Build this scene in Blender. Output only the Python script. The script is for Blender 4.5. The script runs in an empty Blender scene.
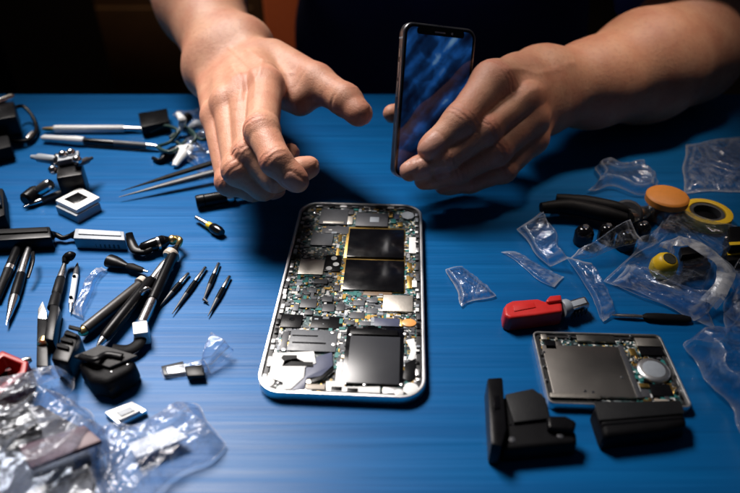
import bpy, bmesh, math, random
import numpy as np
from mathutils import Vector, Matrix
random.seed(7); rng = np.random.default_rng(7)
S = 0.01                                   # everything below is written in centimetres
sc = bpy.context.scene
COL = sc.collection

# ------------------------------------------------------------------ camera maths
FPX, CX, CY, HCAM, PITCH = 648.0, 370.0, 246.5, 22.5, math.radians(36.6)
RT = np.array([1.0, 0, 0])
FW = np.array([0, math.cos(PITCH), -math.sin(PITCH)])
UP = np.array([0, math.sin(PITCH), math.cos(PITCH)])
CAM = np.array([0, 0, HCAM])
def ray(u, v): return RT * (u - CX) / FPX - UP * (v - CY) / FPX + FW
def P(u, v, h=0.0):                        # point of the picture at height h over the table
    d = ray(u, v); return CAM + d * (h - HCAM) / d[2]
def D(u, v, z): return CAM + ray(u, v) * z # point of the picture at optical depth z
def ppc(u, v): return FPX / float(np.dot(P(u, v) - CAM, FW))   # pixels per cm on the table

# ------------------------------------------------------------------ materials
MATS = {}
def nodes_of(name):
    m = bpy.data.materials.new(name); m.use_nodes = True
    nt = m.node_tree; b = nt.nodes['Principled BSDF']
    return m, nt, b
def N(nt, t, **kw):
    n = nt.nodes.new(t)
    for k, v in kw.items():
        if k.startswith('i_'): n.inputs[k[2:].replace('_', ' ')].default_value = v
        else: setattr(n, k, v)
    return n
def mat(name, col, rough=0.5, metal=0.0, var=0.25, scale=300, bump=0.05, bscale=1500, spec=0.5, coat=0.0, sub=0.0):
    if name in MATS: return MATS[name]
    m, nt, b = nodes_of(name); L = nt.links.new
    tc = N(nt, 'ShaderNodeTexCoord')
    n1 = N(nt, 'ShaderNodeTexNoise', i_Scale=scale, i_Detail=6.0, i_Roughness=0.65)
    L(tc.outputs['Object'], n1.inputs['Vector'])
    mx = N(nt, 'ShaderNodeMix', data_type='RGBA')
    c = np.array(col)
    mx.inputs['A'].default_value = (*(c * (1 - var)), 1); mx.inputs['B'].default_value = (*np.minimum(c * (1 + var), 1), 1)
    L(n1.outputs['Fac'], mx.inputs['Factor']); L(mx.outputs['Result'], b.inputs['Base Color'])
    mr = N(nt, 'ShaderNodeMapRange'); mr.inputs['To Min'].default_value = max(rough - 0.12, 0.03); mr.inputs['To Max'].default_value = min(rough + 0.14, 1)
    n2 = N(nt, 'ShaderNodeTexNoise', i_Scale=scale * 0.4, i_Detail=5.0); L(tc.outputs['Object'], n2.inputs['Vector'])
    L(n2.outputs['Fac'], mr.inputs['Value']); L(mr.outputs['Result'], b.inputs['Roughness'])
    b.inputs['Metallic'].default_value = metal; b.inputs['Specular IOR Level'].default_value = spec
    b.inputs['Coat Weight'].default_value = coat
    if bump:
        n3 = N(nt, 'ShaderNodeTexNoise', i_Scale=bscale, i_Detail=3.0); L(tc.outputs['Object'], n3.inputs['Vector'])
        bp = N(nt, 'ShaderNodeBump', i_Strength=bump, i_Distance=0.0005); L(n3.outputs['Fac'], bp.inputs['Height']); L(bp.outputs['Normal'], b.inputs['Normal'])
    MATS[name] = m; return m

BLK = mat('black_plastic', (0.0045, 0.0045, 0.0055), 0.30, var=0.4, spec=0.14)
BLKM = mat('black_matte', (0.005, 0.005, 0.006), 0.5, var=0.4, bump=0.3, bscale=2500, spec=0.09)
BLKG = mat('black_gloss', (0.003, 0.003, 0.004), 0.14, var=0.3, bump=0.0)
RUB = mat('black_rubber', (0.007, 0.007, 0.008), 0.48, var=0.35, bump=0.25, spec=0.12)
DGR = mat('dark_grey', (0.045, 0.047, 0.055), 0.45, var=0.3)
CHIP = mat('chip_slate', (0.085, 0.092, 0.105), 0.42, var=0.3, scale=900, bump=0.15)
GRY = mat('grey_plastic', (0.28, 0.31, 0.35), 0.5, var=0.2)
SIL = mat('steel', (0.62, 0.62, 0.63), 0.24, 1.0, var=0.15, scale=200)
ALU = mat('aluminium', (0.80, 0.80, 0.81), 0.32, 1.0, var=0.08, scale=120, bump=0.1, bscale=4000)
SHLD = mat('shield_metal', (0.60, 0.56, 0.50), 0.38, 1.0, var=0.15, scale=250, bump=0.1)
WHT = mat('white_plastic', (0.78, 0.78, 0.77), 0.4, var=0.08)
WPL = mat('white_plate', (0.80, 0.80, 0.79), 0.35, var=0.1, scale=120)
GOLD = mat('gold_contact', (0.75, 0.48, 0.14), 0.3, 1.0, var=0.2)
BRASS = mat('brass', (0.62, 0.45, 0.20), 0.3, 1.0, var=0.2)
RED = mat('red_plastic', (0.55, 0.018, 0.016), 0.42, var=0.15, bump=0.15)
DRED = mat('dark_red_plastic', (0.30, 0.012, 0.012), 0.4, var=0.2)
YEL = mat('yellow_plastic', (0.80, 0.50, 0.01), 0.42, var=0.12)
ORA = mat('orange_plastic', (0.72, 0.25, 0.035), 0.5, var=0.15)
TEAL = mat('teal_coating', (0.02, 0.17, 0.16), 0.4, var=0.4)
PURP = mat('slate_blue_flex', (0.055, 0.065, 0.12), 0.4, var=0.3)
BEI = mat('beige_plastic', (0.42, 0.36, 0.30), 0.5, var=0.2)
DSCR = mat('grey_display', (0.030, 0.032, 0.038), 0.30, var=0.12, scale=60, bump=0.0)
CARD = mat('white_card', (0.75, 0.76, 0.80), 0.55, var=0.08)
MAUV = mat('mauve_card', (0.09, 0.03, 0.045), 0.5, var=0.5, scale=90)

def plastic(name, base=0.10, rough=0.12, haze=0.05, tint=(0.95, 0.97, 1.0), bs=260, bstr=0.5, cre=0.5):
    m = bpy.data.materials.new(name); m.use_nodes = True
    nt = m.node_tree; nt.nodes.clear(); L = nt.links.new
    out = N(nt, 'ShaderNodeOutputMaterial')
    tr = N(nt, 'ShaderNodeBsdfTransparent'); tr.inputs['Color'].default_value = (*tint, 1)
    gl = N(nt, 'ShaderNodeBsdfGlossy'); gl.inputs['Roughness'].default_value = rough; gl.inputs['Color'].default_value = (0.95, 0.97, 1, 1)
    df = N(nt, 'ShaderNodeBsdfDiffuse'); df.inputs['Color'].default_value = (0.78, 0.79, 0.82, 1)
    tl = N(nt, 'ShaderNodeBsdfTranslucent'); tl.inputs['Color'].default_value = (0.78, 0.79, 0.82, 1)
    tc = N(nt, 'ShaderNodeTexCoord')
    n1 = N(nt, 'ShaderNodeTexNoise', i_Scale=bs, i_Detail=4.0, i_Distortion=1.2); L(tc.outputs['Object'], n1.inputs['Vector'])
    bp = N(nt, 'ShaderNodeBump', i_Strength=bstr, i_Distance=0.002); L(n1.outputs['Fac'], bp.inputs['Height'])
    for s in (gl, df, tl): L(bp.outputs['Normal'], s.inputs['Normal'])
    fr = N(nt, 'ShaderNodeLayerWeight', i_Blend=0.22); L(bp.outputs['Normal'], fr.inputs['Normal'])
    ma = N(nt, 'ShaderNodeMath', operation='MULTIPLY_ADD'); ma.inputs[1].default_value = 0.32; ma.inputs[2].default_value = base; ma.use_clamp = True
    L(fr.outputs['Fresnel'], ma.inputs[0])
    hz = N(nt, 'ShaderNodeMixShader'); hz.inputs['Fac'].default_value = 0.5
    L(df.outputs[0], hz.inputs[1]); L(tl.outputs[0], hz.inputs[2])
    n2 = N(nt, 'ShaderNodeTexNoise', i_Scale=bs * 0.5, i_Detail=5.0, i_Distortion=2.0); L(tc.outputs['Object'], n2.inputs['Vector'])
    mr = N(nt, 'ShaderNodeMapRange'); mr.inputs['From Min'].default_value = 0.45; mr.inputs['From Max'].default_value = 0.75
    mr.inputs['To Min'].default_value = haze * 0.4; mr.inputs['To Max'].default_value = haze * 3.5
    L(n2.outputs['Fac'], mr.inputs['Value'])
    m1 = N(nt, 'ShaderNodeMixShader'); at = N(nt, 'ShaderNodeAttribute', attribute_name='crease')
    cm = N(nt, 'ShaderNodeMath', operation='MULTIPLY_ADD'); cm.inputs[1].default_value = cre; cm.use_clamp = True; L(at.outputs['Fac'], cm.inputs[0]); L(mr.outputs['Result'], cm.inputs[2])
    L(cm.outputs[0], m1.inputs['Fac']); L(tr.outputs[0], m1.inputs[1]); L(hz.outputs[0], m1.inputs[2])
    m2 = N(nt, 'ShaderNodeMixShader'); L(ma.outputs[0], m2.inputs['Fac']); L(m1.outputs[0], m2.inputs[1]); L(gl.outputs[0], m2.inputs[2])
    L(m2.outputs[0], out.inputs['Surface'])
    return m
CLEAR = plastic('clear_film', 0.016, 0.1, 0.006, bstr=0.3, cre=.5)
BAGM = plastic('crinkled_bag_film', 0.02, 0.18, 0.014, bs=160, bstr=0.4, cre=.34)
BAGD = plastic('thin_bag_film', 0.010, 0.12, 0.003, bs=150, bstr=0.3, cre=.22)
BANDM = plastic('milky_film', 0.05, 0.3, 0.42, bs=150, bstr=0.3)

# ------------------------------------------------------------------ objects
def tag(o, label=None, cat=None, group=None, kind=None):
    if label: o['label'] = label
    if cat: o['category'] = cat
    if group: o['group'] = group
    if kind: o['kind'] = kind
    return o
def thing(name, label, cat, loc, group=None):
    o = bpy.data.objects.new(name, None); COL.objects.link(o)
    o.empty_display_size = 0.01
    o.location = Vector([float(x) * S for x in loc]); tag(o, label, cat, group)
    return o
def worigin(o):
    v = Vector((0, 0, 0))
    while o is not None: v = v + o.location; o = o.parent
    return v

class MB:
    """collects shapes in centimetres; frame = (origin, ex, ey, ez)"""
    def __init__(self, frame=None):
        self.v = []; self.f = []; self.uv = None
        self.fr = frame
    def tr(self, p):
        if self.fr is None: return np.array(p, float)
        o, ex, ey, ez = self.fr; return o + ex * p[0] + ey * p[1] + ez * p[2]
    def add(self, vs, fs):
        b = len(self.v); self.v += [self.tr(p) for p in vs]; self.f += [[i + b for i in f] for f in fs]; return self
    def box(self, x0, x1, y0, y1, z0, z1, taper=0.0):
        t = taper
        return self.add([(x0,y0,z0),(x1,y0,z0),(x1,y1,z0),(x0,y1,z0),(x0+t,y0+t,z1),(x1-t,y0+t,z1),(x1-t,y1-t,z1),(x0+t,y1-t,z1)],
                 [(3,2,1,0),(4,5,6,7),(0,1,5,4),(1,2,6,5),(2,3,7,6),(3,0,4,7)])
    def prism(self, poly, z0, z1, taper=0.0):
        n = len(poly); c = np.mean(np.array([p[:2] for p in poly], float), axis=0)
        pts = [np.array(p[:2], float) for p in poly]
        area = sum(pts[i][0]*pts[(i+1)%n][1]-pts[(i+1)%n][0]*pts[i][1] for i in range(n))
        if area < 0: pts = pts[::-1]
        vs = [(p[0], p[1], z0) for p in pts] + [(c[0]+(p[0]-c[0])*(1-taper), c[1]+(p[1]-c[1])*(1-taper), z1) for p in pts]
        return self.add(vs, [list(range(n))[::-1], list(range(n, 2*n))] + [(i, (i+1)%n, n+(i+1)%n, n+i) for i in range(n)])
    def lathe(self, p0, p1, prof, n=20, flat=1.0, upv=(0, 0, 1)):
        p0 = np.array(p0, float); p1 = np.array(p1, float); a = p1 - p0
        an = a / np.linalg.norm(a); upv = np.array(upv, float)
        if abs(np.dot(an, upv)) > 0.95: upv = np.array([0, 1.0, 0])
        s = np.cross(an, upv); s /= np.linalg.norm(s); w = np.cross(s, an)
        vs = []; fs = []
        for t, r in prof:
            for k in range(n):
                q = 2*math.pi*k/n
                vs.append(p0 + an*t + (s*math.cos(q) + w*math.sin(q)*flat)*r)
        m = len(prof)
        for i in range(m-1):
            for k in range(n): fs.append((i*n+k, i*n+(k+1)%n, (i+1)*n+(k+1)%n, (i+1)*n+k))
        fs.append(list(range(n))[::-1]); fs.append([(m-1)*n+k for k in range(n)])
        return self.add(vs, fs)
    def tube(self, pts, r, n=10, closed=False, flat=1.0):
        pts = smooth_path(pts, closed); m = len(pts)
        rr = r if hasattr(r, '__len__') else [r]*m
        vs = []; fs = []; up = np.array([0, 0, 1.0])
        for i in range(m):
            a = pts[(i+1)%m]-pts[i-1] if closed else pts[min(i+1, m-1)]-pts[max(i-1, 0)]
            a = a/np.linalg.norm(a); s = np.cross(a, up)
            if np.linalg.norm(s) < 1e-3: s = np.cross(a, [1.0, 0, 0])
            s /= np.linalg.norm(s); w = np.cross(s, a)
            ri = np.interp(i/(m-1), np.linspace(0, 1, len(rr)), rr)
            for k in range(n):
                q = 2*math.pi*k/n; vs.append(pts[i]+(s*math.cos(q)+w*math.sin(q)*flat)*ri)
        e = m if closed else m-1
        for i in range(e):
            for k in range(n): fs.append((i*n+k, i*n+(k+1)%n, ((i+1)%m)*n+(k+1)%n, ((i+1)%m)*n+k))
        if not closed: fs.append(list(range(n))[::-1]); fs.append([(m-1)*n+k for k in range(n)])
        return self.add(vs, fs)
    def ball(self, c, r, n=16, sz=1.0):
        c = np.array(c, float)
        prof = [(r*sz*(1-math.cos(math.pi*i/10)), max(r*math.sin(math.pi*i/10), 1e-3*r)) for i in range(11)]
        return self.lathe(c-np.array([0, 0, r*sz]), c+np.array([0, 0, r*sz]), prof, n)
    def build(self, name, m, parent=None, bevel=0.0, seg=2, smooth=38, subsurf=0):
        me = bpy.data.meshes.new(name)
        o = bpy.data.objects.new(name, me); COL.objects.link(o)
        if parent is not None:
            o.parent = parent; off = np.array(worigin(parent))
        else:
            vv = np.array(self.v); off = np.array([*(vv[:, :2].mean(axis=0)), vv[:, 2].min()])*S
            o.location = Vector(off)
        me.from_pydata([tuple(np.array(p)*S-off) for p in self.v], [], self.f)
        bm = bmesh.new(); bm.from_mesh(me)
        bmesh.ops.recalc_face_normals(bm, faces=bm.faces)
        if bevel:
            es = [e for e in bm.edges if len(e.link_faces) == 2 and e.calc_face_angle(0) > math.radians(35)]
            bmesh.ops.bevel(bm, geom=es, offset=bevel*S, segments=seg, profile=0.6, affect='EDGES', clamp_overlap=True)
        for f in bm.faces: f.smooth = True
        for e in bm.edges:
            if len(e.link_faces) == 2 and e.calc_face_angle(0) > math.radians(smooth): e.smooth = False
        bm.to_mesh(me); bm.free()
        me.materials.append(m)
        return o
def smooth_path(pts, closed=False, k=6):
    pts = [np.array(p, float) for p in pts]; n = len(pts)
    if n < 3: return [pts[0]+(pts[1]-pts[0])*i/4 for i in range(5)]
    out = []
    for i in range(n if closed else n-1):
        p0 = pts[(i-1)%n] if closed or i > 0 else pts[i]; p1 = pts[i]; p2 = pts[(i+1)%n]
        p3 = pts[(i+2)%n] if closed or i+2 < n else p2
        for j in range(k):
            t = j/k
            out.append(0.5*((2*p1)+(-p0+p2)*t+(2*p0-5*p1+4*p2-p3)*t*t+(-p0+3*p1-3*p2+p3)*t**3))
    if not closed: out.append(pts[-1])
    return out
def rrect(x0, x1, y0, y1, r, k=6):
    out = []
    for cx, cy, a0 in ((x1-r, y1-r, 0), (x0+r, y1-r, 90), (x0+r, y0+r, 180), (x1-r, y0+r, 270)):
        for i in range(k+1):
            a = math.radians(a0+90*i/k); out.append((cx+r*math.cos(a), cy+r*math.sin(a)))
    return out
def pxpoly(pts, h): return [tuple(P(u, v, h)[:2]) for u, v in pts]
def slab(name, m, parent, pts, h, z0=0.0, bevel=0.08, taper=0.0, seg=2):
    return MB().prism(pxpoly(pts, z0+h), z0, z0+h, taper).build(name, m, parent, bevel, seg)
def rod(name, label, cat, a, b, parts, group=None, lift=None, n=18, flat=1.0, thin=0.68):
    parts = [(pn, m, [(t, r*thin) for t, r in pr]) for pn, m, pr in parts]
    rm = max(r for _, _, pr in parts for _, r in pr)*flat
    h = rm if lift is None else lift
    p0, p1 = P(*a, h), P(*b, h)
    t = thing(name, label, cat, (p0[0], p0[1], 0), group)
    for pn, m, pr in parts: MB().lathe(p0, p1, pr, n, flat).build(pn, m, t)
    return t, p0, p1

# ------------------------------------------------------------------ crumpled film
def crumple(x, y, seed, n=17, f0=0.5, f1=3.0, g=1.0):
    r = np.random.default_rng(seed); h = np.zeros_like(x)
    wx = np.zeros_like(x); wy = np.zeros_like(x)
    for _ in range(4):
        a = r.uniform(0, 6.28); f = r.uniform(0.3, 0.9); ph = r.uniform(0, 6.28)
        wx += 0.35*np.sin(f*(x*math.cos(a)+y*math.sin(a))+ph); wy += 0.35*np.cos(f*(x*math.sin(a)-y*math.cos(a))+ph)
    tot = 0
    for i in range(n):
        a = r.uniform(0, math.pi); f = f0*(f1/f0)**(i/max(n-1, 1)); ph = r.uniform(0, 2)
        q = (x+wx)*math.cos(a)+(y+wy)*math.sin(a)
        tri = np.abs(((q*f+ph) % 2)-1)
        am = 1/f**g
        h += am*tri; tot += am
    return h/tot
def film(name, label, cat, corners, m, amp=0.5, hump=0.6, seed=1, nu=60, nv=60, gap=0.012, group=None, base=0.03, f=(0.5, 3.0), edge=0.12, jag=0.25, parent=None, ragged=None):
    """a bag or scrap of clear film lying on the table: two skins joined at the rim; corners = 4 picture points (+ optional height)"""
    c = [P(*(list(q)+[0])[:3]) if len(q) < 3 else P(*q) for q in corners]
    hs = np.array([0.0 if len(q) < 3 else q[2] for q in corners])
    s, t = np.meshgrid(np.linspace(0, 1, nu), np.linspace(0, 1, nv), indexing='ij')
    W = [(1-s)*(1-t), s*(1-t), s*t, (1-s)*t]
    X = sum(w*q[0] for w, q in zip(W, c)); Y = sum(w*q[1] for w, q in zip(W, c)); Hc = sum(w*q for w, q in zip(W, hs))
    r = np.random.default_rng(seed+50)
    for k in range(5):                      # uneven outline
        fr = r.uniform(0.6, 2.5); a = r.uniform(0, 6.28)
        X = X+jag*0.4*np.sin(fr*Y+a); Y = Y+jag*0.4*np.sin(fr*X+a*1.7)
    env = np.minimum(np.minimum(s, 1-s), np.minimum(t, 1-t))/max(edge, 1e-3)
    env = np.clip(env, 0, 1); env = env*env*(3-2*env)
    cr = crumple(X, Y, seed, f0=f[0], f1=f[1]*1.7, g=.85)
    cr2 = crumple(X, Y, seed+9, f0=f[0], f1=f[1])
    top = base+Hc+env*(0.72*hump*(0.45+0.55*cr2)+amp*(cr-0.35))+amp*0.35*cr*(1-env)
    top = np.maximum(top, base)
    bot = np.maximum(np.minimum(top-gap, (base*0.3+Hc+0.25*env*amp*cr2) if gap > 0.05 else top-gap), 0.012)
    top = np.maximum(top, bot+0.008)
    sh = (cr-0.5)*amp*0.5
    X2 = X+sh; Y2 = Y-sh*0.6
    vs = np.concatenate([np.stack([X2, Y2, top], -1).reshape(-1, 3), np.stack([X2, Y2, bot], -1).reshape(-1, 3)])
    n = nu*nv; fs = []
    id_ = lambda i, j: i*nv+j
    for i in range(nu-1):
        for j in range(nv-1):
            q = (id_(i, j), id_(i+1, j), id_(i+1, j+1), id_(i, j+1)); fs.append(q); fs.append(tuple(n+k for k in q[::-1]))
    rim = [id_(i, 0) for i in range(nu)]+[id_(nu-1, j) for j in range(1, nv)]+[id_(i, nv-1) for i in range(nu-2, -1, -1)]+[id_(0, j) for j in range(nv-2, 0, -1)]
    for k in range(len(rim)):
        a, b = rim[k], rim[(k+1) % len(rim)]; fs.append((a, n+a, n+b, b))
    mb = MB(); mb.v = [v for v in vs]; mb.f = fs
    lap = np.zeros_like(top); lap[1:-1, 1:-1] = 4*top[1:-1, 1:-1]-top[:-2, 1:-1]-top[2:, 1:-1]-top[1:-1, :-2]-top[1:-1, 2:]
    cw_ = np.clip(np.abs(lap)/(np.percentile(np.abs(lap), 93)+1e-6), 0, 1)**1.6
    cw_ *= 0.55; cw_[0] = cw_[-1] = 1.0; cw_[:, 0] = cw_[:, -1] = 1.0
    o = mb.build(name, m, parent, smooth=60)
    if len(o.data.vertices) == 2*n:
        at = o.data.attributes.new('crease', 'FLOAT', 'POINT'); at.data.foreach_set('value', np.concatenate([cw_.ravel(), cw_.ravel()]).astype(np.float32))
    if parent is None: tag(o, label, cat, group)
    return o
# ------------------------------------------------------------------ the person (signed-distance figure meshed with surface nets)
def cone_d(p, a, b, ra, rb):
    ab = b-a; L2 = float(np.dot(ab, ab))
    t = np.clip(((p-a)@ab)/L2, 0, 1)
    return np.linalg.norm(p-a-t[:, None]*ab, axis=1)-(ra+(rb-ra)*t)
def smin(a, b, k):
    h = np.clip(k-np.abs(a-b), 0, None)/k
    return np.minimum(a, b)-h*h*k*0.25
def chain_d(p, pts, rs, k=0.25):
    d = None
    for i in range(len(pts)-1):
        q = cone_d(p, pts[i], pts[i+1], rs[i], rs[i+1]); d = q if d is None else smin(d, q, k)
    return d
def ell_d(p, c, r):
    q = (p-c)/r; l = np.linalg.norm(q, axis=1); l2 = np.linalg.norm(q/r, axis=1)
    return l*(l-1)/np.maximum(l2, 1e-6)

J = lambda *l: [D(u, v, z) for u, v, z in l]
# each hand: fingers (mcp, pip, dip, tip) with radii, thumb, palm bones, arm
HAND_A = dict(
    wrist=[D(245, 47, 45.6), D(213, 72, 45.6)], wr=[1.95, 1.85],
    fingers=dict(
        index=(J((266, 86, 38.6), (262, 131, 34.6), (276, 161, 33.2), (297, 181, 33.3)), [1.02, .90, .80, .62]),
        middle=(J((243, 92, 38.8), (249, 154, 35.3), (275, 178, 35.0), (309, 167, 35.6)), [.96, .84, .76, .60]),
        ring=(J((228, 103, 38.9), (238, 170, 35.4), (263, 187, 36.0), (290, 153, 38.0)), [.94, .82, .73, .57]),
        pinky=(J((216, 117, 39.2), (229, 182, 36.5), (253, 190, 36.9), (277, 189, 37.6)), [.84, .71, .63, .51])),
    thumb=(J((272, 62, 43.2), (316, 83, 40.4), (345, 100, 38.8), (359, 114, 38.2)), [1.5, 1.15, .92, .72]),
    pads=[(D(300, 100, 40.3), D(285, 92, 40.8), 1.0, 1.1)],
    bumps=[(D(262, 84, 38.6), 0.85), (D(227, 102, 38.5), 0.86)],
    arm=(J((226, 58, 46), (201, 4, 51.5), (166, -55, 59), (110, -150, 69)), [2.55, 3.25, 4.1, 4.2]),
    hint=None)
HAND_B = dict(
    wrist=[D(541, 76, 43.4), D(541, 106, 43.6)], wr=[1.8, 1.8],
    fingers=dict(
        index=(J((512, 74, 41.8), (476, 92, 42.6), (431, 107, 42.0), (394, 114, 40.7)), [1.05, 0.92, 0.80, 0.58]),
        middle=(J((525, 99, 39.7), (486, 130, 38.6), (447, 157, 38.3), (410, 171, 38.6)), [1.0, .90, .79, .63]),
        ring=(J((532, 119, 40.0), (497, 150, 39.1), (458, 171, 38.9), (424, 180, 39.2)), [.97, .86, .76, .6]),
        pinky=(J((533, 139, 40.5), (503, 170, 39.9), (470, 182, 39.8), (443, 186, 39.9)), [.88, .76, .67, .53])),
    thumb=(J((519, 80, 41.6), (493, 83, 39.6), (461, 122, 38.3), (431, 149, 38.1)), [1.65, 1.32, 1.04, .80]),
    pads=[(D(525, 100, 41.2), D(505, 110, 40.6), 1.5, 1.2)],
    bumps=[(D(537, 84, 41.9), 0.62)],
    arm=(J((541, 91, 43.5), (592, 84, 46), (645, 67, 48.5), (688, 52, 51)), [2.25, 2.85, 3.9, 3.8]),
    hint=-FW)
SH_A = np.array([-12.0, 75, 30]); SH_B = np.array([29.0, 76, 30])
TC = 8.5                                     # x of the body's middle
def arm_bones(h):
    pts, rs = h['arm']; sh = SH_A if h is HAND_A else SH_B
    return list(pts)+[sh], list(rs)+[5.2]
def hand_d(p, h):
    w0, w1 = h['wrist']; d = None
    mc = [h['fingers'][k] for k in ('index', 'middle', 'ring', 'pinky')]
    for i, (pts, rs) in enumerate(mc):
        w = w0+(w1-w0)*(i/3.0)
        q = cone_d(p, w, pts[0], 1.35, rs[0]*1.0); d = q if d is None else smin(d, q, 0.45)
    for (a, b, ra, rb) in h['pads']: d = smin(d, cone_d(p, a, b, ra, rb), 0.8)
    for c, r in h['bumps']: d = smin(d, np.linalg.norm(p-c, axis=1)-r, 0.45)
    d = smin(d, cone_d(p, w0, w1, *h['wr']), 1.4)
    a_p, a_r = arm_bones(h)
    d = smin(d, chain_d(p, a_p, a_r, 1.6), 1.6)
    best = d
    th, tr = h['thumb']
    dt = chain_d(p, th, tr, 0.5)
    dt = smin(dt, np.linalg.norm(p-(th[3]*0.85+th[2]*0.15), axis=1)-tr[3]*1.0, 0.3)
    best = smin(d, dt, 0.75)
    for pts, rs in mc:
        f = chain_d(p, pts, rs, 0.3)
        f = smin(f, np.linalg.norm(p-pts[1], axis=1)-rs[1]*1.06, 0.25)
        f = smin(f, np.linalg.norm(p-(pts[3]*0.75+pts[2]*0.25), axis=1)-rs[3]*1.06, 0.3)
        best = np.minimum(smin(best, f, 0.10), smin(d, f, 0.55))
    return best
def torso_d(p):
    c = lambda x, y, z: np.array([TC+x, y, z], float)
    d = ell_d(p, c(0, 78, 18), np.array([16, 11.0, 20]))
    d = smin(d, ell_d(p, c(0, 78, -8), np.array([14, 10.2, 22])), 6)
    d = smin(d, cone_d(p, SH_A, SH_B, 5.6, 5.6), 6)
    d = smin(d, cone_d(p, c(0, 78, 30), c(0, 76, 46), 6.2, 5.4), 5)       # neck
    d = smin(d, ell_d(p, c(0, 74, 55), np.array([7.4, 9.4, 11])), 2.5)     # skull
    d = smin(d, ell_d(p, c(0, 69, 49), np.array([5.6, 6.0, 6.6])), 3)      # jaw
    d = smin(d, cone_d(p, c(0, 65.5, 55), c(0, 63.2, 51.3), 0.9, 1.4), 1.2)  # nose
    d = smin(d, cone_d(p, c(-2.2, 64.6, 47.3), c(2.2, 64.6, 47.3), 0.8, 0.8), 1.0)  # lips
    for sx in (-1, 1):
        d = smin(d, ell_d(p, c(sx*7.6, 75, 53), np.array([0.9, 2.0, 3.2])), 0.8)   # ears
        d = smin(d, cone_d(p, c(sx*1.5, 65.8, 57), c(sx*5, 67.4, 57), 0.8, 0.7), 1.0)  # brows
    return d
def body_d(p):
    n = len(p); out = np.full(n, 9.0)
    da = hand_d(p, HAND_A); db = hand_d(p, HAND_B); dt = torso_d(p)
    return smin(smin(dt, da, 3.0), db, 3.0) if n else out

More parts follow.
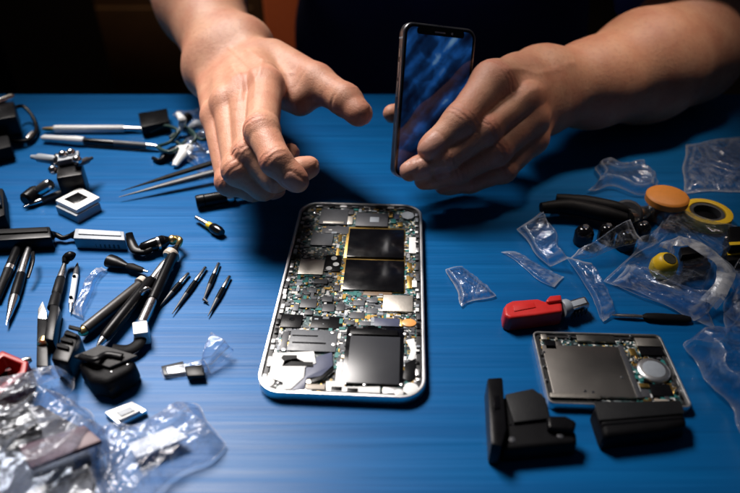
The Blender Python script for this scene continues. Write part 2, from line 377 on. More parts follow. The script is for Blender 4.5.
def axis_grid(segs):
    out = []
    for a, b, s in segs: out += list(np.arange(a, b, s))
    out.append(segs[-1][1]); return np.array(out, float)
def surface_nets(fn, gx, gy, gz, B=6):
    nx, ny, nz = len(gx), len(gy), len(gz)
    cidx = [np.minimum(np.arange(0, n+B-1, B), n-1) for n in (nx, ny, nz)]
    cidx = [np.unique(np.append(c[:-1] if len(c) > 1 else c, n-1)) for c, n in zip(cidx, (nx, ny, nz))]
    # blocks between consecutive coarse indices, tested at their centres
    lo = [c[:-1] for c in cidx]; hi = [c[1:] for c in cidx]
    g = (gx, gy, gz)
    ctr = [(q[l]+q[h])/2 for q, l, h in zip(g, lo, hi)]; half = [(q[h]-q[l])/2 for q, l, h in zip(g, lo, hi)]
    C = np.stack(np.meshgrid(*ctr, indexing='ij'), -1).reshape(-1, 3)
    R = np.sqrt(sum(np.meshgrid(*[h*h for h in half], indexing='ij'))).reshape(-1)
    dc = fn(C); act = np.abs(dc) < R*1.25+0.4
    F = np.empty((nx, ny, nz), np.float32); mask = np.zeros((nx, ny, nz), bool)
    shp = tuple(len(l) for l in lo)
    rep = [np.diff(c) for c in cidx]; 
    sg = np.where(dc > 0, 50.0, -50.0).reshape(shp); am = act.reshape(shp)
    for ax in range(3):
        r_ = rep[ax].copy(); r_[-1] += 1
        sg = np.repeat(sg, r_, axis=ax); am = np.repeat(am, r_, axis=ax)
    F[:] = sg
    mask = am.copy()
    for ax in range(3):                     # include far faces of blocks
        sl = [slice(None)]*3; sl2 = [slice(None)]*3; sl[ax] = slice(1, None); sl2[ax] = slice(None, -1)
        mm = mask.copy(); mm[tuple(sl)] |= mask[tuple(sl2)]; mask = mm
    ii = np.nonzero(mask); pts = np.stack([gx[ii[0]], gy[ii[1]], gz[ii[2]]], -1)
    vals = np.concatenate([fn(pts[i:i+400000]) for i in range(0, len(pts), 400000)])
    F[ii] = vals
    neg = F < 0
    cc = neg[:-1, :-1, :-1].astype(np.int8)
    cnt = np.zeros_like(cc)
    for a in (0, 1):
        for b in (0, 1):
            for c in (0, 1): cnt += neg[a:nx-1+a, b:ny-1+b, c:nz-1+c]
    cells = np.nonzero((cnt > 0) & (cnt < 8)); m = len(cells[0])
    vid = np.full(cnt.shape, -1, np.int32); vid[cells] = np.arange(m)
    acc = np.zeros((m, 3)); k = np.zeros(m)
    cr = [(a, b, c) for a in (0, 1) for b in (0, 1) for c in (0, 1)]
    def corner(o):
        i, j, l = cells[0]+o[0], cells[1]+o[1], cells[2]+o[2]
        return F[i, j, l], np.stack([gx[i], gy[j], gz[l]], -1)
    cv = {o: corner(o) for o in cr}
    for o in cr:
        for ax in range(3):
            if o[ax] == 0:
                o2 = list(o); o2[ax] = 1; o2 = tuple(o2)
                f0, p0 = cv[o]; f1, p1 = cv[o2]
                x = (f0 < 0) != (f1 < 0)
                t = np.clip(np.where(x, f0/np.where(f0-f1 == 0, 1, f0-f1), 0), 0, 1)[:, None]
                acc += np.where(x[:, None], p0+(p1-p0)*t, 0); k += x
    V = acc/k[:, None]
    faces = []
    dims = (nx, ny, nz)
    for ax in range(3):
        b, c = (ax+1) % 3, (ax+2) % 3
        s0 = [slice(None)]*3; s1 = [slice(None)]*3
        s0[ax] = slice(0, dims[ax]-1); s1[ax] = slice(1, dims[ax])
        for q in (b, c): s0[q] = slice(1, dims[q]-1); s1[q] = slice(1, dims[q]-1)
        n0 = neg[tuple(s0)]; n1 = neg[tuple(s1)]
        e = np.nonzero(n0 != n1); 
        if len(e[0]) == 0: continue
        idx = [None]*3; idx[ax] = e[ax]; idx[b] = e[b]+1; idx[c] = e[c]+1
        flip = n0[e]
        def vi(db, dc_):
            q = [None]*3; q[ax] = idx[ax]; q[b] = idx[b]-db; q[c] = idx[c]-dc_
            return vid[q[0], q[1], q[2]]
        quad = np.stack([vi(1, 1), vi(0, 1), vi(0, 0), vi(1, 0)], -1)
        quad[~flip] = quad[~flip][:, ::-1]
        faces.append(quad)
    Q = np.concatenate(faces); Q = Q[(Q >= 0).all(axis=1)]
    return V, Q
def grad(fn, p, e=0.02):
    g = np.stack([fn(p+np.eye(3)[i]*e)-fn(p-np.eye(3)[i]*e) for i in range(3)], -1)
    return g/np.maximum(np.linalg.norm(g, axis=1, keepdims=True), 1e-9)
def mesh_np(name, V, Q, m, parent=None, attrs=None, cols=None):
    me = bpy.data.meshes.new(name); o = bpy.data.objects.new(name, me); COL.objects.link(o)
    if parent is not None: o.parent = parent; off = np.array(worigin(parent))
    else: off = np.zeros(3)
    me.vertices.add(len(V)); me.vertices.foreach_set('co', (V*S-off).astype(np.float32).ravel())
    me.loops.add(Q.size); me.loops.foreach_set('vertex_index', Q.astype(np.int32).ravel())
    me.polygons.add(len(Q)); me.polygons.foreach_set('loop_start', np.arange(0, Q.size, 4, dtype=np.int32))
    me.update(calc_edges=True); me.validate()
    me.polygons.foreach_set('use_smooth', np.ones(len(me.polygons), bool))
    for k, a in (attrs or {}).items():
        at = me.attributes.new(k, 'FLOAT', 'POINT'); at.data.foreach_set('value', a.astype(np.float32))
    me.materials.append(m); me.update(); return o

# skin
def skin_material():
    m, nt, b = nodes_of('skin'); L = nt.links.new
    tc = N(nt, 'ShaderNodeTexCoord')
    at = lambda n: N(nt, 'ShaderNodeAttribute', attribute_name=n).outputs['Fac']
    def mix(a, bcol, fac):
        mx = N(nt, 'ShaderNodeMix', data_type='RGBA')
        if isinstance(a, tuple): mx.inputs['A'].default_value = (*a, 1)
        else: L(a, mx.inputs['A'])
        mx.inputs['B'].default_value = (*bcol, 1)
        if isinstance(fac, float): mx.inputs['Factor'].default_value = fac
        else: L(fac, mx.inputs['Factor'])
        return mx.outputs['Result']
    n1 = N(nt, 'ShaderNodeTexNoise', i_Scale=55.0, i_Detail=5.0); L(tc.outputs['Object'], n1.inputs['Vector'])
    n2 = N(nt, 'ShaderNodeTexNoise', i_Scale=420.0, i_Detail=4.0); L(tc.outputs['Object'], n2.inputs['Vector'])
    r1 = N(nt, 'ShaderNodeMapRange'); r1.inputs['From Min'].default_value = 0.35; r1.inputs['From Max'].default_value = 0.7; L(n1.outputs['Fac'], r1.inputs['Value'])
    c = mix((0.60, 0.315, 0.20), (0.50, 0.215, 0.135), r1.outputs['Result'])
    r2 = N(nt, 'ShaderNodeMapRange'); r2.inputs['From Min'].default_value = 0.52; r2.inputs['From Max'].default_value = 0.8; r2.inputs['To Max'].default_value = 0.5; L(n2.outputs['Fac'], r2.inputs['Value'])
    c = mix(c, (0.38, 0.15, 0.09), r2.outputs['Result'])
    c = mix(c, (0.50, 0.155, 0.105), at('red'))
    c = mix(c, (0.56, 0.29, 0.215), at('nail'))
    L(c, b.inputs['Base Color'])
    b.inputs['Subsurface Weight'].default_value = 0.12; b.inputs['Subsurface Radius'].default_value = (1.0, 0.35, 0.2); b.inputs['Subsurface Scale'].default_value = 0.003
    b.inputs['Specular IOR Level'].default_value = 0.4
    mr = N(nt, 'ShaderNodeMapRange'); mr.inputs['To Min'].default_value = 0.50; mr.inputs['To Max'].default_value = 0.38; L(at('nail'), mr.inputs['Value']); L(mr.outputs['Result'], b.inputs['Roughness'])
    # finger-joint creases + pores
    n3 = N(nt, 'ShaderNodeTexNoise', i_Scale=260.0, i_Detail=3.0); L(tc.outputs['Object'], n3.inputs['Vector'])
    ph = N(nt, 'ShaderNodeMath', operation='MULTIPLY_ADD'); ph.inputs[1].default_value = 5.0; L(n3.outputs['Fac'], ph.inputs[0]); L(at('crease_s'), ph.inputs[2])
    sn = N(nt, 'ShaderNodeMath', operation='SINE'); L(ph.outputs[0], sn.inputs[0])
    mu = N(nt, 'ShaderNodeMath', operation='MULTIPLY'); L(sn.outputs[0], mu.inputs[0]); L(at('crease_w'), mu.inputs[1])
    v = N(nt, 'ShaderNodeTexVoronoi', i_Scale=900.0, feature='DISTANCE_TO_EDGE'); L(tc.outputs['Object'], v.inputs['Vector'])
    v2 = N(nt, 'ShaderNodeMath', operation='MINIMUM'); v2.inputs[1].default_value = 0.18; L(v.outputs['Distance'], v2.inputs[0])
    ad = N(nt, 'ShaderNodeMath', operation='MULTIPLY_ADD'); ad.inputs[1].default_value = 1.6; L(v2.outputs[0], ad.inputs[0]); L(mu.outputs[0], ad.inputs[2])
    nb = N(nt, 'ShaderNodeMath', operation='MULTIPLY_ADD'); nb.inputs[1].default_value = 1.1; L(n2.outputs['Fac'], nb.inputs[0]); L(ad.outputs[0], nb.inputs[2])
    bp = N(nt, 'ShaderNodeBump', i_Strength=0.55, i_Distance=0.00035); L(nb.outputs[0], bp.inputs['Height']); L(bp.outputs['Normal'], b.inputs['Normal'])
    return m
SKIN = skin_material()

person = thing('person', 'person in a navy t-shirt, one hand reaching out and one holding a smartphone', 'person', (TC, 78, -20))
gx = axis_grid([(-52, -18, 0.8), (-18, -11, 0.3), (-11, 13.5, 0.09), (13.5, 30, 0.28), (30, 52, 0.8)])
gy = axis_grid([(20, 24, 0.4), (24, 44.5, 0.09), (44.5, 60, 0.3), (60, 95, 0.8)])
gz = axis_grid([(-40, -0.6, 1.2), (-0.6, 1.5, 0.25), (1.5, 12.5, 0.09), (12.5, 22, 0.4), (22, 70, 0.8)])
V, Q = surface_nets(body_d, gx, gy, gz)
def chunked(f, p): return np.concatenate([f(p[i:i+300000]) for i in range(0, len(p), 300000)])
G = chunked(lambda q: grad(body_d, q), V)
for _ in range(2): V = V-G*np.clip(chunked(body_d, V), -0.08, 0.08)[:, None]*0.9
red = np.zeros(len(V)); nail = np.zeros(len(V)); cs = np.zeros(len(V)); cw = np.zeros(len(V)); disp = np.zeros(len(V))
def finger_details(pts, rs, hint, nail_on=True, thumb=False):
    global red, nail, cs, cw, disp
    ctr = (pts[1]+pts[2])/2
    near = np.linalg.norm(V-ctr, axis=1) < 7
    for j in (0, 1, 2):
        if j == 0 and thumb: continue
        a = (pts[j+1]-pts[j]); a /= np.linalg.norm(a)
        if j > 0: pa = pts[j]-pts[j-1]; pa /= np.linalg.norm(pa); bend = pa-a
        else: bend = hintvec
        ax = a if j == 0 else (a+pa); ax = ax/np.linalg.norm(ax)
        n = hint if (hint is not None) else bend*1.0
        n = n-ax*np.dot(n, ax); n /= max(np.linalg.norm(n), 1e-6)
        q = V-pts[j]; s = q@ax; lat = np.linalg.norm(q-s[:, None]*ax, axis=1); side = (G@n)
        w = np.exp(-(s/(0.42 if j else 0.55))**2)*np.clip(side*1.4, 0, 1)*np.clip((rs[j]*1.6-lat)/(rs[j]*.5), 0, 1)*near
        red = np.maximum(red, w*(0.45 if j == 1 else 0.32 if j == 2 else 0.22))
        if j:
            cs = np.where(w > 0.02, s/0.055, cs); cw = np.maximum(cw, w)
            disp += 0.010*np.sin(s*2*math.pi/0.27)*w*np.exp(-(s/.3)**2)
            # flexion creases on the inner side
            w2 = np.exp(-(s/0.10)**2)*np.clip(-side, 0, 1)*(lat < rs[j]*1.5)*near
            disp -= 0.035*w2
    a = pts[3]-pts[2]; a /= np.linalg.norm(a)
    pa = pts[2]-pts[1]; pa /= np.linalg.norm(pa)
    n = hint if hint is not None else (pa-a)
    n = n-a*np.dot(n, a); n /= np.linalg.norm(n)
    sd = np.cross(a, n)
    q = V-pts[3]; s = q@a; lat = np.abs(q@sd); up = q@n; r = rs[3]
    inn = (np.linalg.norm(q, axis=1) < 2.4) & (up > 0.05)
    red = np.maximum(red, 0.45*np.clip(1-np.linalg.norm(q, axis=1)/(r*1.7), 0, 1))
    # nail: rounded rectangle from s=-0.9r to 0.75r
    cx_, hx, hy = 0.0*r, 0.92*r, 0.70*r
    qx = np.abs(s-cx_)-(hx-0.35*r); qy = lat-(hy-0.35*r)
    box = np.hypot(np.maximum(qx, 0), np.maximum(qy, 0))+np.minimum(np.maximum(qx, qy), 0)-0.35*r
    nm = np.clip(0.5-box/0.10, 0, 1)*inn
    nail = np.maximum(nail, nm)
    disp += np.where(inn, -0.035*np.exp(-((box-0.03)/0.07)**2)+0.012*nm, 0)
for h in (HAND_A, HAND_B):
    hintvec = UP*0.6-FW*0.8 if h is HAND_A else -FW
    for k, (pts, rs) in h['fingers'].items():
        finger_details(pts, rs, (-FW*0.9+UP*0.45) if (h is HAND_B and k != 'index') else None)
    th, tr = h['thumb']
    finger_details(th, tr, (UP*0.75+FW*0.75) if h is HAND_A else (-FW*0.9+UP*0.3+RT*0.1), thumb=True)
for c, r in HAND_A['bumps']: red = np.maximum(red, 0.38*np.exp(-(np.linalg.norm(V-c, axis=1)/1.1)**2))
front = (G@(-FW)) > 0.05
def vein(pts, amp, wd):
    global disp
    pp = []
    for u, v in pts:
        r_ = ray(u, v); q = V-CAM; dd = np.linalg.norm(q-(q@(r_/np.linalg.norm(r_)))[:, None]*(r_/np.linalg.norm(r_)), axis=1)
        k_ = np.where(front & (dd < 0.25))[0]
        if len(k_): pp.append(V[k_[np.argmin(np.linalg.norm(q[k_], axis=1))]])
    pp = smooth_path(pp, False, 5); best = np.full(len(V), 9.0)
    near = np.linalg.norm(V-np.mean(pp, axis=0), axis=1) < 7
    for i in range(len(pp)-1): best[near] = np.minimum(best[near], cone_d(V[near], pp[i], pp[i+1], 0, 0))
    disp += amp*np.exp(-(best/wd)**2)
for pts in ([(236, 96), (240, 84), (238, 72), (230, 62)], [(252, 92), (252, 78), (248, 66), (238, 54), (228, 44)], [(290, 70), (276, 62), (262, 56), (244, 46)], [(252, 78), (258, 66), (262, 56)]): vein(pts, 0.045, 0.16)
for pts in ([(244, 104), (246, 124), (248, 142)], [(231, 112), (233, 132), (236, 152)]): vein(pts, 0.02, 0.12)
for pts in ([(508, 66), (524, 66), (540, 70), (560, 66)], [(522, 98), (530, 88), (540, 84)], [(570, 62), (590, 58), (612, 50), (630, 46)]): vein(pts, 0.028, 0.2)
fine = (V[:, 1] < 44.3) & (V[:, 2] < 12.3) & (V[:, 0] > -10.8) & (V[:, 0] < 13.3)
V = V+G*(disp*fine)[:, None]
body = mesh_np('body', V, Q, SKIN, person, dict(red=red, nail=nail, crease_s=cs, crease_w=cw))

def shirt_d(p):
    c = lambda x, y, z: np.array([TC+x, y, z], float)
    d = ell_d(p, c(0, 78, 18), np.array([17.2, 12.4, 21.5]))
    d = smin(d, ell_d(p, c(0, 78, -8), np.array([17.7, 12.2, 24])), 6)
    d = smin(d, cone_d(p, SH_A, SH_B, 7, 7), 6)
    for h, sh in ((HAND_A, SH_A), (HAND_B, SH_B)):
        e = h['arm'][0][3]; cut = 0.22 if h is HAND_A else 0.10
        end = e+(sh-e)*cut; q = cone_d(p, end, sh, 5.9, 7.2)
        ax = (sh-e)/np.linalg.norm(sh-e)
        q = np.maximum(q, -((p-end)@ax))
        d = smin(d, q, 2.5)
    d = np.maximum(d, -(np.linalg.norm((p-c(0, 76, 42))*np.array([1, 1, 0.8]), axis=1)-8.0))
    fold = 0.35*np.sin(p[:, 0]*0.55+p[:, 2]*0.35+1.5*np.sin(p[:, 1]*0.2))*np.sin(p[:, 2]*0.22+p[:, 0]*0.15)
    return d+fold
def shirt_material():
    m, nt, b = nodes_of('navy_cotton'); L = nt.links.new
    tc = N(nt, 'ShaderNodeTexCoord'); n1 = N(nt, 'ShaderNodeTexNoise', i_Scale=1800.0, i_Detail=2.0); L(tc.outputs['Object'], n1.inputs['Vector'])
    b.inputs['Base Color'].default_value = (0.024, 0.042, 0.15, 1); b.inputs['Roughness'].default_value = 0.9; b.inputs['Specular IOR Level'].default_value = 0.15
    b.inputs['Sheen Weight'].default_value = 0.05
    bp = N(nt, 'ShaderNodeBump', i_Strength=0.4, i_Distance=0.0005); L(n1.outputs['Fac'], bp.inputs['Height']); L(bp.outputs['Normal'], b.inputs['Normal'])
    return m
g1 = axis_grid([(-55, 70, 0.9)]); g2 = axis_grid([(38, 98, 0.9)]); g3 = axis_grid([(-38, 50, 0.9)])
SV, SQ = surface_nets(shirt_d, g1, g2, g3)
mesh_np('t_shirt', SV, SQ, shirt_material(), person)
def hair_d(p):
    c = lambda x, y, z: np.array([TC+x, y, z], float)
    d = ell_d(p, c(0, 75.5, 57), np.array([8.2, 9.8, 10.6]))
    d = np.maximum(d, -((p-c(0, 69, 60))@np.array([0, 0.62, 0.78])))
    return d+0.12*np.sin(p[:, 0]*5)*np.sin(p[:, 1]*4+p[:, 2]*3)
HV, HQ = surface_nets(hair_d, axis_grid([(-3, 20, 0.4)]), axis_grid([(60, 90, 0.4)]), axis_grid([(42, 72, 0.4)]))
mesh_np('hair', HV, HQ, mat('dark_hair', (0.02, 0.013, 0.01), 0.5, scale=400, bump=0.6, bscale=900), person)
# ------------------------------------------------------------------ left side of the table
# jeweller's loupe / clamp at the far left edge
t = thing('loupe', 'black folding loupe with an open wire ring at the far left corner of the table', 'loupe', P(10, 130))
slab('housing', BLK, t, [(-14, 104), (14, 101), (16, 116), (-14, 121)], 1.6, 0.6, 0.15)
slab('foot', BLKM, t, [(-14, 138), (8, 134), (11, 146), (-14, 152)], 1.1, 0, 0.15)
MB().tube([P(2, 116, 1.4), P(22, 106, 1.2), P(36, 124, 0.5), P(31, 139, 0.35), P(14, 141, 0.5), P(-2, 133, 0.8)], 0.15).build('ring', BLK, t)
MB().lathe(P(27, 140, 0.3), P(39, 126, 0.45), [(0, .2), (.5, .25), (1.0, .2)]).build('hinge', SIL, t)
MB().lathe(P(-8, 104, 2.3), P(12, 97, 2.3), [(0, .25), (1.5, .28), (1.7, .2)]).build('hinge_pin', SIL, t)

L_ = lambda a, b, h=0.4: float(np.linalg.norm(P(*b, h)-P(*a, h)))
a, b = (42, 129), (150, 129); l = L_(a, b)
rod('soldering_pen', 'white barrelled pen with a brass tip lying at the far left', 'pen', a, b, [
    ('tip', BRASS, [(0, .10), (.35, .22), (1.0, .28)]), ('barrel', WHT, [(.95, .36), (1.0, .42), (l*.76, .42), (l*.77, .36)]),
    ('neck', SIL, [(l*.765, .34), (l*.84, .30), (l*.95, .22), (l*.99, .12)])])
a, b = (42, 138), (162, 147); l = L_(a, b)
rod('marker', 'dark pen with a chunky white cap beside the white barrelled pen', 'pen', a, b, [
    ('cap', WHT, [(0, .22), (.2, .36), (l*.2, .42), (l*.3, .5), (l*.36, .46), (l*.365, .3)]),
    ('barrel', BLKG, [(l*.36, .36), (l*.6, .38), (l*.62, .36)]), ('grip', DGR, [(l*.615, .37), (l*.8, .36), (l*.88, .34)]),
    ('tip', SIL, [(l*.875, .33), (l*.95, .26), (l, .06)])])
# connector pile
t = thing('connector_block', 'black ribbed connector block at the back of the cable pile', 'connector', P(155, 118))
slab('shell', BLK, t, [(138, 113), (167, 108), (169, 121), (141, 127)], 0.9, 0, 0.08)
for k in range(6):
    u = 141+k*4.4; slab('contact', SIL, t, [(u, 127-k*.95), (u+2, 126.6-k*.95), (u+2, 129-k*.95), (u, 129.5-k*.95)], 0.45, 0.1, 0.02)
DTEAL = mat('dark_green_lead', (0.004, 0.035, 0.03), 0.5)
t = thing('cable_bundle', 'tangled dark green cable beside the black connector block', 'cable', P(185, 140))
for pts in ([(150, 132), (165, 126), (178, 131), (170, 142), (158, 147), (172, 152), (186, 141)], [(170, 138), (185, 128), (196, 137), (186, 147), (176, 142)], [(182, 122), (192, 134), (204, 140), (212, 131)]):
    MB().tube([P(u, v, 0.35+0.25*(i % 3)) for i, (u, v) in enumerate(pts)], 0.13).build('cable', DTEAL, t)
MB().lathe(P(182, 124, .5), P(189, 116, .9), [(0, .3), (.9, .34), (1.0, .2)]).build('plug', BLK, t)
t = thing('clip', 'white curved clip standing up out of the green cable', 'clip', P(182, 125))
MB().tube([P(178, 134, .2), P(182, 126, .8), P(182, 119, 1.4), P(178, 113, 1.5)], [.22, .34, .3, .18], flat=.5).build('arm', WHT, t)
MB().tube([P(187, 130, .3), P(196, 124, .8), P(203, 128, .5)], [.2, .5, .28], flat=.6).build('pad', GRY, t)
t = thing('prying_clip', 'white plastic clip with a black lead lying in front of the cable tangle', 'clip', P(175, 158))
MB().tube([P(189, 147, .5), P(184, 152, .5), P(178, 160, .35), P(175, 166, .2)], [.42, .5, .34, .2], flat=.6).build('jaw', WHT, t)
MB().tube([P(188, 148, .7), P(180, 149, .6), P(176, 153, .5)], [.3, .4, .25], flat=.6).build('lever', WHT, t)
MB().tube([P(153, 158, .2), P(160, 161, .2), P(168, 155, .35), P(177, 151, .4)], [.14, .2, .3, .34]).build('lead', BLK, t)
film('plastic_wrap', 'smoky crumpled film tucked beside the reaching hand', 'film', [(176, 150), (214, 128), (219, 172), (196, 174)], BAGD, 0.9, 1.0, 31, 36, 36)
film('plastic_scrap', 'small crumpled film scrap behind the reaching hand', 'film', [(172, 118), (206, 112), (214, 128), (184, 132)], CLEAR, 0.7, 0.8, 32, 30, 30)

# tweezers
t = thing('tweezers', 'long dark tweezers with their points to the left under the reaching hand', 'tweezers', P(170, 178))
for (a, b, k) in (((121, 191), (222, 160), 0), ((119, 197), (224, 169), 1)):
    p0, p1 = P(*a, .3), P(*b, .75); l = float(np.linalg.norm(p1-p0))
    MB().lathe(p0, p1, [(0, .03), (l*.2, .10), (l*.45, .22), (l*.8, .27), (l, .24)], 12, 0.55).build('arm', BLKM if k == 0 else DGR, t)
MB().lathe(P(217, 166, .55), P(226, 163, .7), [(0, .55), (.9, .6), (1, .5)], 14, .6).build('joint', DGR, t)
a, b = (196, 202), (250, 193); l = L_(a, b)
rod('torch', 'short black cylindrical torch with a steel collar below the reaching hand', 'torch', a, b, [
    ('tail_cap', BLK, [(0, .55), (.08, .62), (.5, .64), (.55, .58)]), ('barrel', BLK, [(.56, .62), (l*.55, .62), (l*.56, .5)]),
    ('collar', SIL, [(l*.555, .52), (l*.6, .66), (l*.68, .66), (l*.72, .4)]), ('nozzle', SIL, [(l*.71, .36), (l, .30)])])
a, b = (195, 217), (222, 233); l = L_(a, b)
rod('bit_driver', 'tiny screwdriver bit with a steel blade and a black and yellow head', 'bit', a, b, [
    ('blade', SIL, [(0, .04), (.12, .2), (l*.45, .26), (l*.5, .22)]), ('band', YEL, [(l*.49, .3), (l*.62, .33), (l*.64, .28)]),
    ('head', BLKG, [(l*.635, .36), (l*.7, .46), (l*.9, .46), (l, .34)])])

# helping-hand clamp with box
t = thing('clamp', 'black box clamp with steel jointed arms at the upper left', 'clamp', P(66, 186))
slab('box', BLK, t, [(56, 178), (82, 174), (82, 160), (57, 163)], 1.7, 0, 0.12)
slab('lid', GRY, t, [(57, 161), (78, 157), (79, 150), (58, 153)], 0.4, 1.75, 0.1)
for q0, q1, m, r in (((51, 183), (36, 194), SIL, .38), ((56, 160), (32, 157), GRY, .3), ((76, 165), (92, 158), DGR, .22), ((62, 157), (52, 165), SIL, .42)):
    h0 = 1.2 if q0[0] in (51,) else 1.9
    p0, p1 = P(*q0, h0), P(*q1, .45 if q0[0] == 51 else 1.5); l = float(np.linalg.norm(p1-p0))
    MB().lathe(p0, p1, [(0, r*.7), (.15, r), (l*.7, r), (l*.8, r*.6), (l, r*.5)], 14).build('arm', m, t)
MB().lathe(P(38, 191, .5), P(28, 199, .42), [(0, .42), (.2, .5), (1.0, .5), (1.15, .36)], 14).build('arm_cap', BLK, t)
for u, v in ((63, 155), (71, 153), (53, 170), (77, 160)): MB().ball(P(u, v, 2.2 if v < 165 else 1.6), .30, 14).build('joint', SIL, t)
a, b = (24, 207), (78, 187); l = L_(a, b)
rod('probe', 'slim dark probe lying in front of the black box clamp', 'probe', a, b, [('point', SIL, [(0, .04), (.6, .2), (1.1, .26)]), ('handle', DGR, [(1.08, .3), (l*.7, .34), (l, .3)])])
t = thing('switch_module', 'small white module with a dark window in front of the black box clamp', 'module', P(78, 201))
slab('base', GRY, t, [(55, 206), (76, 216), (100, 203), (80, 192)], 0.55, 0, 0.06)
slab('cap', WHT, t, [(55, 200), (76, 210), (100, 197), (80, 187)], 0.3, 0.552, 0.08)
slab('window', BLKG, t, [(64, 199), (75, 204), (88, 197), (78, 192)], 0.05, 0.83, 0.01)
t = thing('cable_plug', 'black plug at the left edge of the table below the loupe', 'plug', P(-2, 205))
slab('body', BLKM, t, [(-16, 190), (3, 187), (5, 214), (-16, 224)], 1.0, 0, 0.2)
slab('latch', BLK, t, [(-10, 196), (0, 194), (1, 204), (-10, 207)], 0.25, 1.0, 0.06)
# driver box + lead + grey connector
t = thing('driver_box', 'long black driver box with a lead running into a grey ribbed connector', 'driver', P(30, 236))
slab('case', BLK, t, [(-14, 229), (50, 226), (51, 237), (-14, 241)], 0.9, 0, 0.12)
slab('lid', BLKM, t, [(-12, 229.5), (47, 227), (47.5, 231), (-12, 234)], 0.1, 0.9, 0.04)
MB().tube([P(50, 236, .5), P(56, 235, .4), P(63, 238, .3), P(70, 236, .35), P(76, 235, .4)], [.4, .16, .15, .15, .3]).build('lead', BLK, t)
con = slab('connector', GRY, t, [(75, 228), (124, 231), (125, 240), (73, 238)], 0.75, 0, 0.1)
for k in range(9): slab('rib', DGR, con, [(80+k*4.6, 240.2+k*.2), (82.4+k*4.6, 240.3+k*.2), (82.4+k*4.6, 243.2+k*.2), (80+k*4.6, 243+k*.2)], 0.3, 0.1, 0.03)
slab('connector_top', mat('pale_grey', (0.42, 0.45, 0.5), 0.45), con, [(79, 229), (120, 231.4), (121, 235.4), (78, 233.5)], 0.08, 0.75, 0.03)
# curved clip with cylinder
t = thing('socket_tool', 'black L shaped tool with a brass ball end right of the grey connector', 'tool', P(150, 246))
MB().tube([P(129, 233, .9), P(131, 241, .6), P(136, 250, .4), P(146, 251, .4), P(152, 248, .5)], [.2, .25, .3, .28, .2], flat=.7).build('hook', BLK, t)
p0, p1 = P(140, 249, .5), P(169, 240, .5); l = float(np.linalg.norm(p1-p0))
MB().lathe(p0, p1, [(0, .2), (.15, .32), (l*.45, .38), (l*.8, .4), (l*.9, .32), (l, .22)]).build('barrel', BLKG, t)
MB().lathe(P(157, 244, .55), P(159, 243.4, .55), [(0, .38), (.02, .42), (.14, .42), (.16, .38)]).build('band', SIL, t)
MB().ball(P(172.5, 240, .45), .3).build('ball_end', BRASS, t)
a, b = (107, 260), (148, 272); l = L_(a, b)
rod('glue_nozzle', 'flared black nozzle with a pinched waist above the film strip', 'nozzle', a, b, [
    ('cone', BLK, [(0, .2), (.15, .62), (.5, .6), (l*.3, .5), (l*.48, .26), (l*.52, .24)]), ('neck', BLKM, [(l*.515, .3), (l*.6, .38), (l*.85, .28), (l*.9, .18)]), ('tip', SIL, [(l*.895, .15), (l, .1)])], flat=.8)
# pens at the left
a, b = (22, 238), (-4, 300); l = L_(a, b)
rod('pen', 'black pen with a steel band cut off by the left edge', 'pen', a, b, [('barrel', BLK, [(0, .28), (.2, .36), (l*.5, .38)]), ('band', SIL, [(l*.5, .40), (l*.56, .40)]), ('grip', RUB, [(l*.56, .38), (l, .3)])])
a, b = (32, 238), (6, 326); l = L_(a, b)
tt, p0, p1 = rod('stylus', 'silver and black pen with a long pointed white metal tip', 'pen', a, b, [
    ('barrel', SIL, [(0, .10), (.25, .2), (l*.3, .34), (l*.46, .36)]), ('grip', BLK, [(l*.46, .36), (l*.6, .40), (l*.71, .38)]),
    ('tip', SIL, [(l*.71, .36), (l*.74, .38), (l*.9, .2), (l, .03)])])
MB().tube([P(33, 252, .75), P(33, 262, .8), P(28, 278, .6)], .09, flat=.6).build('clip', BLK, tt)
t = thing('screwdriver', 'black handled screwdriver with a hooked steel head', 'screwdriver', P(56, 305))
MB().tube([P(74, 257, .6), P(71, 256, .7), P(67, 258, .6), P(65, 263, .5)], [.2, .28, .26, .16]).build('hook', BLK, t)
p0, p1 = P(65.5, 261, .45), P(43, 345, .45); l = float(np.linalg.norm(p1-p0))
MB().lathe(p0, p1, [(0, .10), (l*.1, .16), (l*.24, .24)], 14).build('shaft', SIL, t)
MB().lathe(p0, p1, [(l*.235, .18), (l*.26, .25), (l*.42, .26), (l*.44, .21), (l*.46, .26), (l*.6, .27)], 16).build('grip', RUB, t)
slab('handle', BLK, t, [(50, 303), (59, 305), (53, 340), (43, 338)], 0.75, 0.05, 0.12)
MB().lathe(P(45, 340, .4), P(43, 346, .4), [(0, .28), (.3, .28), (.35, .2)]).build('end_cap', BRASS, t)
a, b = (77.5, 263), (70, 313); l = L_(a, b)
tt, p0, p1 = rod('spudger', 'thin white probe with a dark cone end and two rivets', 'probe', a, b, [
    ('cone', DGR, [(0, .05), (.4, .16), (l*.28, .25)]), ('shaft', WHT, [(l*.28, .24), (l*.8, .22), (l*.84, .18)]), ('point', SIL, [(l*.84, .19), (l*.9, .15), (l, .03)])])
d = p1-p0
for q in (.34, .76): MB().ball(p0+d*q+np.array([0, 0, .2]), .09, 10).build('rivet', BLK, tt)
t = thing('scalpel', 'black flat handled scalpel with a short white blade', 'scalpel', P(42, 335))
slab('handle', BLK, t, [(37, 318), (47, 318), (48, 366), (36, 366)], 0.4, 0, 0.06)
slab('blade', mat('polished_blade', (0.85, 0.85, 0.86), 0.2, 1.0, var=0.03), t, [(37.5, 319), (38, 309), (42.5, 301), (46.5, 311), (46.5, 319)], 0.12, 0.14, 0.02)
film('film_strip', 'thin twisted strip of clear film above the black rods', 'film', [(99, 266), (106, 270), (84, 318), (76, 312)], CLEAR, 0.6, 0.55, 8, 60, 22, f=(1.0, 5.0))
a, b = (142, 284), (80, 334); l = L_(a, b)
